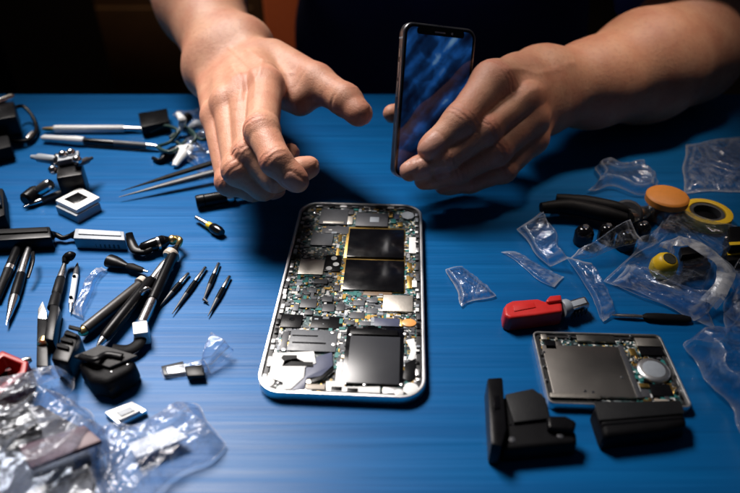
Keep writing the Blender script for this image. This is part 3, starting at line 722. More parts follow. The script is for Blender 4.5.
tt, p0, p1 = rod('charcoal_rod', 'thick dark rod with a beige cap and brass end', 'rod', a, b, [
    ('barrel', mat('charcoal_tube', (0.03, 0.027, 0.026), 0.4, var=0.3), [(.1, .42), (.2, .46), (l*.92, .46), (l*.93, .4)]), ('cap', BEI, [(-.25, .35), (-.2, .6), (.1, .62), (.15, .45)]), ('end', BRASS, [(l*.925, .38), (l*.97, .36), (l, .2)])])
# tongs
t = thing('tongs', 'long black two armed tongs with a beige collar and a white clamp block', 'tongs', P(140, 290))
p0, p1 = P(172, 254, .6), P(97, 347, .45); l = float(np.linalg.norm(p1-p0))
MB().lathe(p0, p1, [(l*.06, .15), (l*.12, .24), (l*.30, .2)], 14, .6).build('blade', SIL, t)
MB().lathe(p0, p1, [(l*.3, .2), (l*.33, .31), (l*.7, .31), (l*.9, .28), (l*.93, .2)], 16).build('arm', BLK, t)
MB().lathe(p0, p1, [(l*.925, .2), (l*.96, .16), (l, .05)], 12).build('point', SIL, t)
p2, p3 = P(178, 244, .65), P(141, 325, .5); l = float(np.linalg.norm(p3-p2))
MB().lathe(p2, p3, [(0, .10), (l*.1, .22), (l*.2, .29), (l*.6, .29), (l*.72, .27)], 16).build('arm', BLK, t)
MB().lathe(p2, p3, [(l*.715, .22), (l*.75, .26), (l*.98, .26)], 14).build('sleeve', SIL, t)
MB().lathe(P(168, 258, .5), P(178, 250, .55), [(0, .36), (.1, .45), (.4, .46), (.5, .36)], 18).build('collar', BEI, t)
MB().tube([P(139, 297, .5), P(146, 289, .9), P(152, 292, .5)], .14).build('ring', SIL, t)
MB().tube([P(178, 246, .6), P(180, 240, .8), P(176, 237, .6)], [.16, .18, .12]).build('hook', BRASS, t)
slab('clamp_block', WHT, t, [(132, 322), (147, 320), (148, 332), (133, 334)], 0.8, 0.05, 0.08)
MB().tube([P(140, 334, .5), P(139, 343, .4), P(128, 350, .4), P(112, 349, .6)], [.28, .32, .34, .3], flat=.5).build('strap', BLKM, t)
# black pouch box and block, red tray
t = thing('pouch', 'soft black box pouch with a flap at the foot of the tongs', 'pouch', P(106, 372))
slab('body', BLKM, t, [(75, 362), (112, 350), (138, 360), (133, 370), (106, 384), (88, 380)], 1.1, 0, 0.28, .06, 3)
slab('flap', mat('black_webbing', (0.02, 0.02, 0.021), 0.7, bump=0.5, bscale=1200), t, [(73, 356), (100, 344), (138, 355), (109, 367)], 0.18, 1.1, 0.08)
slab('pocket', BLK, t, [(104, 380), (118, 374), (120, 384), (108, 391)], 0.7, 0, 0.15)
for u, v in ((112, 376), (128, 369)): MB().ball(P(u, v-3, 1.0), .13, 12).build('stud', SIL, t)
MB().tube([P(80, 356, 1.35), P(95, 359, 1.5), P(106, 354, 1.4), P(122, 356, 1.4)], .15, flat=.6).build('strap', BLK, t)
t = thing('battery_block', 'ribbed black block standing left of the black pouch', 'block', P(64, 345))
slab('body', BLK, t, [(50, 358), (68, 362), (80, 334), (66, 328)], 1.3, 0, 0.15)
for k in range(4): slab('rib', BLKM, t, [(56+k*4, 346-k*6.2), (68+k*4, 349-k*6.2), (69+k*4, 346-k*6.2), (57+k*4, 343-k*6.2)], 0.14, 1.3, 0.03)
t = thing('tray', 'red plastic tray at the left edge behind the crumpled bag', 'tray', P(8, 380))
o_, i_ = [(-22, 366), (2, 350), (28, 361), (26, 372), (-10, 402), (-26, 396)], [(-15, 370), (3, 356), (21, 363.5), (19, 371), (-9, 392), (-20, 388)]
n = 6; vo = pxpoly(o_, 1.3); vi = pxpoly(i_, 1.3)
mb = MB(); zb, zt = 0.0, 1.3
vs = [(x, y, zb) for x, y in vo]+[(x, y, zt) for x, y in vo]+[(x, y, zt) for x, y in vi]+[(x, y, .25) for x, y in vi]
fs = []
for k in range(n):
    q = (k+1) % n
    fs += [(k, q, n+q, n+k), (n+k, n+q, 2*n+q, 2*n+k), (2*n+k, 2*n+q, 3*n+q, 3*n+k)]
fs += [list(range(3*n, 4*n)), list(range(n))[::-1]]
mb.add(vs, fs).build('shell', DRED, t, 0.12, 3)
MB().lathe(P(-6, 374, .45), P(14, 366, .45), [(0, .12), (.2, .2), (1.4, .2), (1.6, .12)]).build('axle', SIL, t)
slab('insert', BLKM, t, [(-16, 381), (6, 370), (8, 379), (-10, 389)], 0.25, 0.26, 0.05)

# four loose bits
def bit(a, b, label, fork=False):
    l = L_(a, b, .2)
    tt, p0, p1 = rod('precision_bit', label, 'bit', a, b, [('shank', SIL, [(0, .07), (.08, .16), (l*.30, .2), (l*.34, .15)]), ('collar', BLK, [(l*.33, .2), (l*.42, .22), (l*.6, .2)]),
        ('point', DGR, [(l*.6, .19), (l*.8, .12), (l, .03)])], group='loose precision bits')
    if fork: MB().tube([p0+(p1-p0)*.95, p1+np.array([.28, -.1, 0])], [.1, .03]).build('prong', DGR, tt)
bit((189, 273), (160, 306), 'stubby precision bit, the leftmost of the row of four')
bit((206, 267), (172, 314), 'longest precision bit with a pale steel shank, second of the row')
bit((219, 263), (203, 301), 'black fork ended precision bit, third of the row', True)
bit((230, 276), (208, 316), 'precision bit with a steel flat shank, rightmost of the row')
# packet
t = thing('packet', 'clear packet with a dark clip and a standing loop of film below the bits', 'packet', P(190, 362))
film('sleeve', None, None, [(158, 372), (204, 360), (208, 374), (163, 380)], CLEAR, 0.25, 0.35, 12, 50, 24, parent=t, jag=.1)
slab('label_strip', mat('smoke_strip', (0.035, 0.037, 0.042), 0.3, spec=.2), t, [(161, 366), (183, 361), (185, 371), (164, 375)], 0.12, 0.1, 0.03)
slab('clip', BLK, t, [(184, 366), (203, 364), (205, 375), (187, 376)], 0.3, 0.12, 0.08)
mb = MB(); pth = smooth_path([P(203, 372, .4), P(205, 350, .9), P(214, 338, 1.5), P(220, 345, 1.1), P(232, 349, .5), P(228, 356, .25), P(206, 371, .3)], False, 10)
mb.tube(pth[::4], .05).build('film_edge', CLEAR, t)
film('loop', None, None, [(202, 370, .3), (212, 336, .6), (232, 348, .5), (214, 366, .2)], CLEAR, 0.5, 0.9, 14, 40, 40, parent=t, jag=.1)
# bags at the lower left, with what lies in them
t = thing('spare_part', 'white framed silver part lying half under the crumpled bags', 'part', P(125, 412))
slab('plate', ALU, t, [(104, 412), (132, 401), (147, 410), (118, 424)], 0.3, 0, 0.06)
slab('rim', WHT, t, [(110, 412), (131, 404), (141, 410), (119, 420)], 0.12, 0.3, 0.04)
slab('window', GRY, t, [(116, 412), (130, 406.5), (135, 410), (121, 416)], 0.05, 0.42, 0.01)
t = slab('card', CARD, None, [(128, 444), (172, 426), (188, 437), (136, 457)], 0.05, 0.5, 0.0); tag(t, 'white label card showing through the smaller crumpled bag', 'card')
t = slab('sachet', MAUV, None, [(18, 446), (84, 424), (102, 440), (30, 468)], 0.25, 1.1, 0.1); tag(t, 'mauve sachet inside the large crumpled bag', 'sachet')
t = thing('black_part', 'black plastic part inside the large crumpled bag at the left edge', 'part', P(12, 430))
slab('body', BLKM, t, [(-12, 412), (26, 400), (36, 418), (-4, 436)], 1.3, 0, 0.2); slab('tab', BLK, t, [(0, 414), (18, 408), (22, 414), (4, 421)], 0.3, 1.3, 0.08)
t = slab('static_sheet', mat('dark_violet_sheet', (0.018, 0.016, 0.026), .4, var=.5, scale=80, bump=.4, bscale=120, spec=.3), None, [(-40, 424), (40, 404), (98, 436), (92, 500), (-40, 540)], .25, .05, .1); tag(t, 'dark violet sheet lying at the bottom inside the large crumpled bag', 'sheet')
film('plastic_bag', 'large crumpled clear plastic bag in the lower left corner', 'bag', [(-40, 428), (62, 378), (120, 450), (-20, 540)], BAGM, 1.9, 2.8, 21, 160, 160, f=(0.45, 3.0), jag=.5)
film('plastic_bag', 'smaller crumpled bag with a white card inside right of the large bag', 'bag', [(96, 452), (178, 408), (236, 446), (118, 530)], BAGM, 1.1, 1.7, 22, 150, 150, f=(0.5, 3.4), jag=.4)
film('plastic_bag', 'dark flat folded bag along the bottom edge at the left', 'bag', [(-30, 470), (100, 446), (150, 560), (-30, 560)], BAGD, 1.0, 1.6, 23, 70, 70, f=(0.35, 2.0))
# ------------------------------------------------------------------ opened phone in the middle
def frame_from(bl, br, tl, tr, h, square=False, zs=.64):
    h = h*zs
    BL, BR, TL, TR = [P(*q, h) for q in (bl, br, tl, tr)]
    o = (BL+BR+TL+TR)/4; o[2] = 0
    ey = (TL+TR-BL-BR); ey[2] = 0; ey /= np.linalg.norm(ey); ex = np.array([ey[1], -ey[0], 0])
    W = (np.linalg.norm(BR-BL)+np.linalg.norm(TR-TL))/2; H = np.linalg.norm((TL+TR)/2-(BL+BR)/2)
    if square: ey = ey*.2+np.array([0, 0.8, 0]); ey /= np.linalg.norm(ey); ex = np.array([ey[1], -ey[0], 0])
    return (o, ex, ey, np.array([0, 0, zs])), float(W), float(H)
LIM = {}
def local(fr, u, v, h):
    d = P(u, v, h*fr[3][2])-fr[0]; x, y = float(d@fr[1]), float(d@fr[2]); L = LIM.get(id(fr))
    return (min(max(x, -L[0]), L[0]), min(max(y, -L[1]), L[1])) if L else (x, y)
def lrect(fr, r, h):
    u0, v0, u1, v1 = r; um, vm = (u0+u1)/2, (v0+v1)/2
    xl, _ = local(fr, u0, vm, h); xr, _ = local(fr, u1, vm, h); _, yt = local(fr, um, v0, h); _, yb = local(fr, um, v1, h)
    return xl, xr, yb, yt
def chip(name, m, parent, fr, r, h, z0, bevel=0.03, taper=0.0):
    x0, x1, y0, y1 = lrect(fr, r, z0+h); return MB(fr).box(x0, x1, y0, y1, z0, z0+h, taper).build(name, m, parent, bevel)
def lpoly(name, m, parent, fr, pts, h, z0, bevel=0.02):
    return MB(fr).prism([local(fr, u, v, z0+h) for u, v in pts], z0, z0+h).build(name, m, parent, bevel)
def ring_frame(name, m, parent, fr, W, H, z0, z1, r, wall, bevel=0.05):
    A = rrect(-W/2, W/2, -H/2, H/2, r, 8); B = rrect(-W/2+wall, W/2-wall, -H/2+wall, H/2-wall, max(r-wall, .05), 8); n = len(A)
    vs = [(x, y, z0) for x, y in A]+[(x, y, z1) for x, y in A]+[(x, y, z1) for x, y in B]+[(x, y, z0) for x, y in B]; fs = []
    for k in range(n):
        q = (k+1) % n; fs += [(k, q, n+q, n+k), (n+k, n+q, 2*n+q, 2*n+k), (2*n+k, 2*n+q, 3*n+q, 3*n+k), (3*n+k, 3*n+q, q, k)]
    return MB(fr).add(vs, fs).build(name, m, parent, bevel, 3, 30)
def board_material():
    m, nt, b = nodes_of('circuit_board'); L = nt.links.new
    tc = N(nt, 'ShaderNodeTexCoord')
    v = N(nt, 'ShaderNodeTexVoronoi', i_Scale=900.0, distance='CHEBYCHEV'); L(tc.outputs['Object'], v.inputs['Vector'])
    n1 = N(nt, 'ShaderNodeTexNoise', i_Scale=110.0, i_Detail=4.0); L(tc.outputs['Object'], n1.inputs['Vector'])
    r = N(nt, 'ShaderNodeValToRGB'); e = r.color_ramp.elements; r.color_ramp.interpolation = 'CONSTANT'
    e[0].position = 0; e[0].color = (0.02, 0.028, 0.03, 1); e[1].position = 0.40; e[1].color = (0.03, 0.10, 0.105, 1)
    for p, c in ((0.60, (0.16, 0.18, 0.19)), (0.74, (0.50, 0.34, 0.10)), (0.82, (0.70, 0.70, 0.66)), (0.93, (0.008, 0.008, 0.01))):
        q = e.new(p); q.color = (*c, 1)
    sp = N(nt, 'ShaderNodeSeparateColor'); L(v.outputs['Color'], sp.inputs['Color']); L(sp.outputs['Red'], r.inputs['Fac'])
    mx = N(nt, 'ShaderNodeMix', data_type='RGBA'); mx.inputs['B'].default_value = (0.015, 0.11, 0.115, 1); L(r.outputs['Color'], mx.inputs['A'])
    mr = N(nt, 'ShaderNodeMapRange'); mr.inputs['From Min'].default_value = 0.5; mr.inputs['From Max'].default_value = 0.7; mr.inputs['To Max'].default_value = 0.6; L(n1.outputs['Fac'], mr.inputs['Value']); L(mr.outputs['Result'], mx.inputs['Factor'])
    L(mx.outputs['Result'], b.inputs['Base Color']); b.inputs['Roughness'].default_value = 0.38
    bp = N(nt, 'ShaderNodeBump', i_Strength=0.8, i_Distance=0.0006); L(sp.outputs['Green'], bp.inputs['Height']); L(bp.outputs['Normal'], b.inputs['Normal'])
    return m
PCB = board_material()
H0 = 0.85
ph, W, H = frame_from((253, 395), (426, 395), (301, 203), (422, 203), H0); LIM[id(ph)] = (W/2-.24, H/2-.24)
op = thing('opened_phone', 'large opened phone lying face up in the middle with its circuit boards exposed', 'phone', ph[0])
ring_frame('frame', ALU, op, ph, W, H, 0.0, H0, 1.15, 0.17, 0.06)
BZ = 0.52
MB(ph).prism(rrect(-W/2+.16, W/2-.16, -H/2+.16, H/2-.16, .95), 0.05, BZ).build('circuit_board', PCB, op)
C = lambda n, m, r, h=.14, z0=BZ, bv=.03, tp=0.0, parent=op: chip(n, m, parent, ph, r, h, z0, bv, tp)
inner = mat('inner_bezel', (0.012, 0.012, 0.013), 0.45)
ring_frame('inner_bezel', inner, op, ph, W-.36, H-.36, BZ, BZ+.12, 0.95, 0.24, .02)
# upper module row
C('camera_module', DGR, (320, 209, 348, 224), .2); C('camera_strip', SHLD, (323, 221, 344, 223), .03, BZ+.2, .005)
C('chip', CHIP, (311, 233, 333, 245), .18); C('chip', DGR, (322, 226, 349, 233), .1)
ear = C('earpiece', DGR, (356, 213, 388, 226), .24); C('label_plate', GRY, (370, 217, 379, 222), .02, BZ+.24, .004, parent=ear)
x, y = local(ph, 408, 215, BZ+.25); MB(ph).prism([(x+.42*math.cos(a), y+.42*math.sin(a)) for a in np.linspace(0, 2*math.pi, 9)[:-1]], BZ, BZ+.24).build('sensor', GRY, op, .04)
for k, (r, m) in enumerate((((389, 212, 393, 217), GOLD), ((394, 214, 399, 219), PURP), ((391, 219, 396, 223), TEAL), ((398, 222, 403, 226), GOLD), ((346, 209, 354, 214), DGR), ((346, 216, 353, 224), SHLD))): C('capacitor', m, r, .14)
# two big black packages with gilt borders
for r in ((348, 229, 404, 257), (344, 260, 404, 290)):
    b = C('processor', BLKG, (r[0], r[1], r[2], r[3]), .2, BZ+.06, .03)
    C('gilt_border', GOLD, (r[0]-2.5, r[1]-1.5, r[2]+1.5, r[3]+1.8), .07, BZ, .01, parent=b)
C('connector_strip', mat('brown_flex', (0.16, 0.10, 0.055), 0.4), (363, 291.5, 392, 295.5), .12); C('connector_strip', TEAL, (343, 291.5, 361, 296), .1)
C('flex_pad', mat('cyan_pad', (0.02, 0.42, 0.45), 0.4), (344, 297, 357, 302), .06)
C('side_connector', WHT, (409, 237, 416, 253), .2); C('side_contact', GOLD, (407, 276, 413, 288), .1); C('side_contact', GOLD, (407, 262, 412, 272), .08); C('side_clip', WHT, (412, 280, 417, 287), .2)
C('trace', GOLD, (337, 234, 340.5, 262), .03, BZ, .004); C('trace', GOLD, (336, 272, 341, 300), .03, BZ, .004); C('trace', GOLD, (328, 272, 340, 276), .03, BZ+.004, .004)
C('shield', SHLD, (299, 259, 324, 274), .2); C('shield', SHLD, (383, 295, 413, 311), .24)
blk = C('switch_pad', BLK, (325, 255, 341, 271), .14)
for u, v in ((334, 258), (336, 264), (329, 268)):
    x, y = local(ph, u, v, BZ+.2); MB(ph).lathe((x, y, BZ+.14), (x, y, BZ+.2), [(0, .17), (.05, .17), (.06, .12)], 14).build('pad', WHT, blk)
# mid board chips
for r in ((313, 278, 329, 284), (299, 298, 318, 308), (321, 295, 334, 302), (321, 303, 336, 312), (335, 303, 346, 311), (349, 311, 366, 319), (292, 303, 300, 311), (352, 299, 366, 306), (366, 307, 379, 314), (308, 287, 318, 293), (303, 309, 314, 315), (358, 320, 372, 326), (345, 319, 356, 325), (368, 297, 379, 303), (333, 284, 342, 291)):
    r = (r[0]+1.2, r[1]+.8, r[2]-1.2, r[3]-.6)
    C('chip', CHIP if (int(r[0]) % 2) else DGR, r, .16+.05*random.random())
C('memory_chip', BLK, (311, 316, 343, 328), .14)
hb = C('camera_block', BLK, (281, 314, 302, 327), .22); x, y = local(ph, 292, 319, BZ+.24); MB(ph).lathe((x, y, BZ+.22), (x, y, BZ+.25), [(0, .14), (.03, .13)], 14).build('lens', BLKG, hb)
C('flex_connector', PURP, (374, 318, 400, 326), .16); x, y = local(ph, 409, 322, BZ+.25)
MB(ph).lathe((x, y, BZ), (x, y, BZ+.24), [(0, .36), (.2, .36), (.24, .28)], 20, .75).build('orange_button', mat('copper_orange', (0.80, 0.36, 0.10), 0.4), op); C('gold_tab', GOLD, (400, 319, 404, 326), .14)
# slotted plate group
sp = C('slotted_plate', CHIP, (289, 330, 337, 351), .2); C('slot', BLKG, (292, 342, 326, 343.5), .012, BZ+.2, .0, parent=sp); C('slot', BLKG, (292, 335, 318, 336.2), .012, BZ+.2, .0, parent=sp); C('bracket', DGR, (281, 331, 288, 350), .16)
for u, v in ((333, 332), (334, 344), (284, 349)):
    x, y = local(ph, u, v, BZ+.24); MB(ph).lathe((x, y, BZ+.2), (x, y, BZ+.25), [(0, .11), (.04, .11), (.05, .06)], 12).build('screw', SIL, op)
# lower right display block
C('well', BLKG, (344, 327, 404, 385.5), .12, BZ, .03)
d = C('battery', DSCR, (348, 336, 400, 383.5), .16, BZ+.12, .04); C('tape', BLK, (350, 329, 398, 334.5), .16, BZ+.12, .04)
for u, v in ((351, 334), (365, 384), (402, 384)): x, y = local(ph, u, v, BZ+.28); MB(ph).lathe((x, y, BZ+.12), (x, y, BZ+.28), [(0, .1), (.13, .1), (.16, .06)], 12).build('screw', SIL, op)
# lower left white plate and dark flex
lpoly('white_plate', WPL, op, ph, [(273, 353), (314, 351), (316, 363), (305, 367), (304, 377), (291, 389), (283, 389), (283, 382), (269, 377)], .1, BZ+.16)
lpoly('dark_flex', PURP, op, ph, [(306, 367), (318, 356), (332, 352), (333, 365), (321, 376), (307, 378), (304, 389), (291, 390), (305, 376)], .08, BZ+.12)
lpoly('slot', BLK, op, ph, [(281, 358), (283, 355), (297, 355), (297, 358), (286, 360), (282, 366), (313, 366), (313, 362), (284, 361)], .012, BZ+.26, .0)
lpoly('black_flex', BLK, op, ph, [(310, 379), (322, 375), (334, 366), (334, 370), (323, 379), (311, 383)], .1, BZ+.2)
lpoly('white_bracket', WPL, op, ph, [(326, 381), (343, 381), (345, 386.5), (380, 386.5), (380, 393.5), (326, 393.5)], .14, BZ+.12)
C('port', BLK, (331, 386.5, 342, 390.5), .02, BZ+.26, .004); C('port', BLK, (347, 388, 358, 391.5), .02, BZ+.26, .004)
C('white_strip', WPL, (336, 362, 342, 387), .16); lpoly('antenna_clip', WPL, op, ph, [(406, 340), (414, 338), (417, 350), (414, 361), (408, 359), (411, 350)], .16, BZ)
lpoly('speaker', BLK, op, ph, [(405, 363), (416, 358), (416, 376), (410, 382), (403, 378)], .2, BZ)
for u, v, r in ((267, 381, .34), (411, 388, .34), (281, 388, .2), (399, 392, .2), (315, 212, .14), (412, 229, .13), (289, 279, .16), (277, 354, .14), (406, 333, .14)):
    x, y = local(ph, u, v, BZ+.2); s_ = MB(ph).lathe((x, y, BZ), (x, y, BZ+.2), [(0, r), (.16, r), (.2, r*.7)], 18).build('screw_post', SIL if r < .2 else WPL, op)
C('connector_row', BEI, (306, 384, 325, 389), .2); C('connector_row', SHLD, (306, 379, 318, 383), .16); C('sim_contact', GOLD, (316, 391, 323, 396), .14); C('bracket', ALU, (383, 387, 403, 393), .16); C('bracket', ALU, (292, 388, 312, 393), .14)
# perimeter clips
k = 0
for side in (-1, 1):
    for i in range(24):
        y = -H/2+1.0+(H-2.0)*i/23+random.uniform(-.2, .2); x = side*(W/2-.33+random.uniform(-.05, .05)); ly = random.uniform(.12, .42)
        MB(ph).box(x-.09, x+.09, y-ly/2, y+ly/2, BZ+.1, BZ+random.uniform(.2, .3)).build('edge_clip', [WPL, BLK, ALU, WPL, DGR, GRY][int(random.random()*6)], op, .02); k += 1
for i in range(8):
    x = -W/2+1.2+(W-2.4)*i/7; MB(ph).box(x-.2, x+.2, H/2-.42, H/2-.26, BZ+.1, BZ+.24).build('edge_clip', [SIL, BLK, WPL, DGR][i % 4], op, .02)
# the crumbs: resistors and capacitors by the hundred
def crumbs(fr, rects, n, z, mats, seed, parent):
    r = random.Random(seed); mbs = [MB(fr) for _ in mats]
    for _ in range(n):
        q = r.choice(rects); u, v = r.uniform(q[0], q[2]), r.uniform(q[1], q[3]); x, y = local(fr, u, v, z); lx, ly = LIM[id(fr)]
        if abs(x) > lx-.15 or abs(y) > ly-.15: continue
        a, b = r.choice([(.05, .1), (.1, .05), (.07, .07), (.16, .09), (.09, .18), (.04, .05)]); h = r.uniform(.04, .12)
        mbs[min(int(r.random()*len(mats)), len(mats)-1)].box(x-a, x+a, y-b, y+b, z, z+h)
    for m, mb in zip(mats, mbs):
        if mb.v: tag(mb.build('tiny_components', m, parent, 0.008, 1), kind='stuff')
crumbs(ph, [(286, 274, 345, 330), (290, 225, 345, 300), (345, 291, 382, 326), (302, 204, 348, 235), (404, 228, 416, 330), (300, 205, 418, 212), (272, 326, 290, 356), (336, 330, 344, 388), (400, 330, 418, 395), (262, 376, 325, 396), (345, 312, 400, 322)], 1500, BZ, [DGR, SHLD, CHIP, GOLD, TEAL, WPL, CHIP, DGR, ALU, TEAL, GRY], 5, op)
crumbs(ph, [(290, 276, 345, 330), (338, 291, 382, 328), (345, 300, 400, 322)], 260, BZ+.03, [TEAL, CHIP, DGR, GOLD, GRY], 15, op)

# ------------------------------------------------------------------ small opened device on the right
sd, W2, H2 = frame_from((542, 404), (684, 405), (539, 333), (667, 333), 0.55, True, .8); LIM[id(sd)] = (W2/2-.14, H2/2-.14)
od = thing('opened_device', 'small opened device with a broad metal plate and a round coin cell on the right', 'device', sd[0])
ring_frame('frame', ALU, od, sd, W2, H2, 0.0, .55, .3, .1, .04)
Z2 = .3
MB(sd).prism(rrect(-W2/2+.1, W2/2-.1, -H2/2+.1, H2/2-.1, .2), .04, Z2).build('circuit_board', PCB, od)
ring_frame('inner_bezel', inner, od, sd, W2-.2, H2-.2, Z2, Z2+.1, .22, .2, .02)
E = lambda n, m, r, h=.12, z0=Z2, bv=.03, parent=od: chip(n, m, parent, sd, r, h, z0, bv)
PLT = mat('dark_nickel', (0.42, 0.39, 0.36), 0.33, 1.0, var=0.12, scale=60)
pl = E('metal_plate', PLT, (548, 346, 633, 396), .2, Z2, .03)
E('plate_lip', SHLD, (548, 393, 600, 397.5), .06, Z2+.2, .015, pl); E('plate_tab', PLT, (554, 341, 562, 346), .16)
E('top_bracket', mat('bracket_grey', (0.25, 0.24, 0.22), .35, 1.0), (577, 335, 614, 341), .2); E('lens_block', BLK, (545, 340, 556, 349), .2); E('corner_block', SHLD, (541, 334, 547, 339), .18)
bt = E('flash_module', SHLD, (636, 338, 664, 346), .24); E('black_bridge', BLK, (640, 347, 668, 355), .16)
x, y = local(sd, 654, 369, .6)
cc = MB(sd).lathe((x, y, Z2), (x, y, .62), [(0, .72), (.24, .72), (.3, .66), (.32, .62)], 40).build('coin_cell', ALU, od); MB(sd).lathe((x, y, .62), (x, y, .635), [(0, .5), (.012, .48)], 32).build('cell_cap', GRY, cc)
E('processor', BLK, (651, 384, 672, 396), .14); E('connector', GOLD, (638, 383, 648, 387), .12); E('connector', WPL, (636, 384, 640, 391), .14); E('chip', TEAL, (634, 366, 640, 374), .1); E('chip', TEAL, (634, 375, 639, 379), .1); E('chip', GOLD, (630, 348, 636, 355), .1); E('chip', DGR, (641, 389, 650, 397), .12); E('chip', BEI, (655, 399, 668, 402), .12)
E('ribbon', DGR, (628, 346, 633, 397), .06, Z2+.2, .01, pl)
for u, v in ((621, 346), (622, 354), (622, 377), (593, 392), (585, 391), (552, 394), (621, 340), (631, 336), (570, 336), (669, 376), (676, 390), (544, 352), (545, 366), (546, 380)):
    xx, yy = local(sd, u, v, .5); MB(sd).lathe((xx, yy, Z2), (xx, yy, Z2+.24), [(0, .08), (.2, .08), (.24, .05)], 12).build('screw', SIL, od)
for i in range(8): E('edge_clip', [SIL, BLK, WPL][i % 3], (671+i*1.4, 346+i*7, 674+i*1.4, 350+i*7), .16)
crumbs(sd, [(633, 345, 668, 403), (636, 380, 676, 404), (545, 334, 664, 340), (541, 345, 546, 400)], 420, Z2, [DGR, SHLD, BLK, GOLD, TEAL, WPL], 9, od)

# ------------------------------------------------------------------ smartphone in the hand
TL, TR, BL = D(404.5, 21, 37.6), D(478, 18.5, 39.3), D(393, 178, 39.6)
ey = TL-BL; Hh = float(np.linalg.norm(ey)); ey /= Hh
ex = TR-TL; ex -= ey*(ex@ey); Wh = float(np.linalg.norm(ex)); ex /= Wh
ez = np.cross(ex, ey)
hf = (BL+ex*Wh/2+ey*Hh/2, ex, ey, ez)          # ez faces the camera
hp = thing('smartphone', 'slim smartphone with painted blue reflections on its glossy dark screen held upright in a hand', 'phone', hf[0])
T = .62
A = rrect(-Wh/2, Wh/2, -Hh/2, Hh/2, .62, 8)
mb = MB(hf); mb.prism(A, -T, 0.0)
mb.build('case', mat('graphite_metal', (0.42, 0.42, 0.44), 0.3, 1.0, var=0.1), hp, .13, 4, 30)
MB(hf).prism(rrect(-Wh/2+.10, Wh/2-.10, -Hh/2+.10, Hh/2-.10, .54, 8), .0, .012).build('bezel', BLKG, hp)
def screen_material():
    m, nt, b = nodes_of('painted_reflection_screen'); L = nt.links.new
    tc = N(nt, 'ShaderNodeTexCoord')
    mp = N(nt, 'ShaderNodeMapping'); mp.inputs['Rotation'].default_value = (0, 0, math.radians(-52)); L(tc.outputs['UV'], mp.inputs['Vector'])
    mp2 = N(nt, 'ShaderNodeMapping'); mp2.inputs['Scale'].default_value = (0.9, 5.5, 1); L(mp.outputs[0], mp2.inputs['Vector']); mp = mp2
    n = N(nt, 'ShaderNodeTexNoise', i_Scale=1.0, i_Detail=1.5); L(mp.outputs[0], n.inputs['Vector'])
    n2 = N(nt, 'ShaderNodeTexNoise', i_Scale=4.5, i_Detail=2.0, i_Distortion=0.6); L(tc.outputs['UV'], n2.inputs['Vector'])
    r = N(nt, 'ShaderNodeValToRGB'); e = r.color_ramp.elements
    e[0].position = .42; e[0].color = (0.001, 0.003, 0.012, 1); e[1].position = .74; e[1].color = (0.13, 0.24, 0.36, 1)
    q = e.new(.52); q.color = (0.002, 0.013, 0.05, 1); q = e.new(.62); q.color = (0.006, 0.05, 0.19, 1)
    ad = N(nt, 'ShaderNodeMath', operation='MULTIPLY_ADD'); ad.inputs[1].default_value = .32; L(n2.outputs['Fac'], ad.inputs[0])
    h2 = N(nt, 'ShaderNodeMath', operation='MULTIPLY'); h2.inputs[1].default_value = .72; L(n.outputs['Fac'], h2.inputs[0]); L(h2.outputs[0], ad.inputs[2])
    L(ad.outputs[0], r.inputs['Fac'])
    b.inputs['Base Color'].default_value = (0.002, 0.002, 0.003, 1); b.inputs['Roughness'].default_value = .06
    L(r.outputs['Color'], b.inputs['Emission Color']); b.inputs['Emission Strength'].default_value = .9  # emitted streaks stand in for blue reflections in the dark glass
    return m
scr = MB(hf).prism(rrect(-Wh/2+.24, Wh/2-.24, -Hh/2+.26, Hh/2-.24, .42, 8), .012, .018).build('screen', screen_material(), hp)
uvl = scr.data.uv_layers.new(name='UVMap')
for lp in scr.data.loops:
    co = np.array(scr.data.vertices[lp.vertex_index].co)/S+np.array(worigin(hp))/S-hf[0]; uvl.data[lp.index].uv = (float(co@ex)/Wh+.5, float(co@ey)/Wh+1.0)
MB(hf).prism(rrect(-Wh/2+.85, Wh/2-.85, Hh/2-.62, Hh/2-.2, .16, 5), .0185, .021).build('notch', BLKG, hp)
MB(hf).prism(rrect(-.42, .3, Hh/2-.46, Hh/2-.38, .039, 4), .0215, .025).build('earpiece', GRY, hp)
MB(hf).lathe((.75, Hh/2-.42, .0215), (.75, Hh/2-.42, .026), [(0, .07), (.004, .06)], 14).build('camera_lens', GRY, hp)
for y0, y1 in ((Hh/2-2.0, Hh/2-1.5), (Hh/2-3.2, Hh/2-2.3), (Hh/2-4.3, Hh/2-3.4)):
    MB(hf).box(-Wh/2-.04, -Wh/2+.02, y0, y1, -T*.65, -T*.35).build('side_button', ALU, hp, .015)
MB(hf).box(-Wh/2-.004, -Wh/2+.01, Hh/2-.95, Hh/2-.85, -T+.06, -.06).build('antenna_band', GRY, hp)
# ------------------------------------------------------------------ right side of the table
film('film_scrap', 'small twisted scrap of clear film left of the red handled driver', 'film', [(449, 272), (466, 270), (495, 294), (462, 311)], CLEAR, 0.5, 0.5, 41, 46, 46, f=(0.8, 4.0), jag=.2)
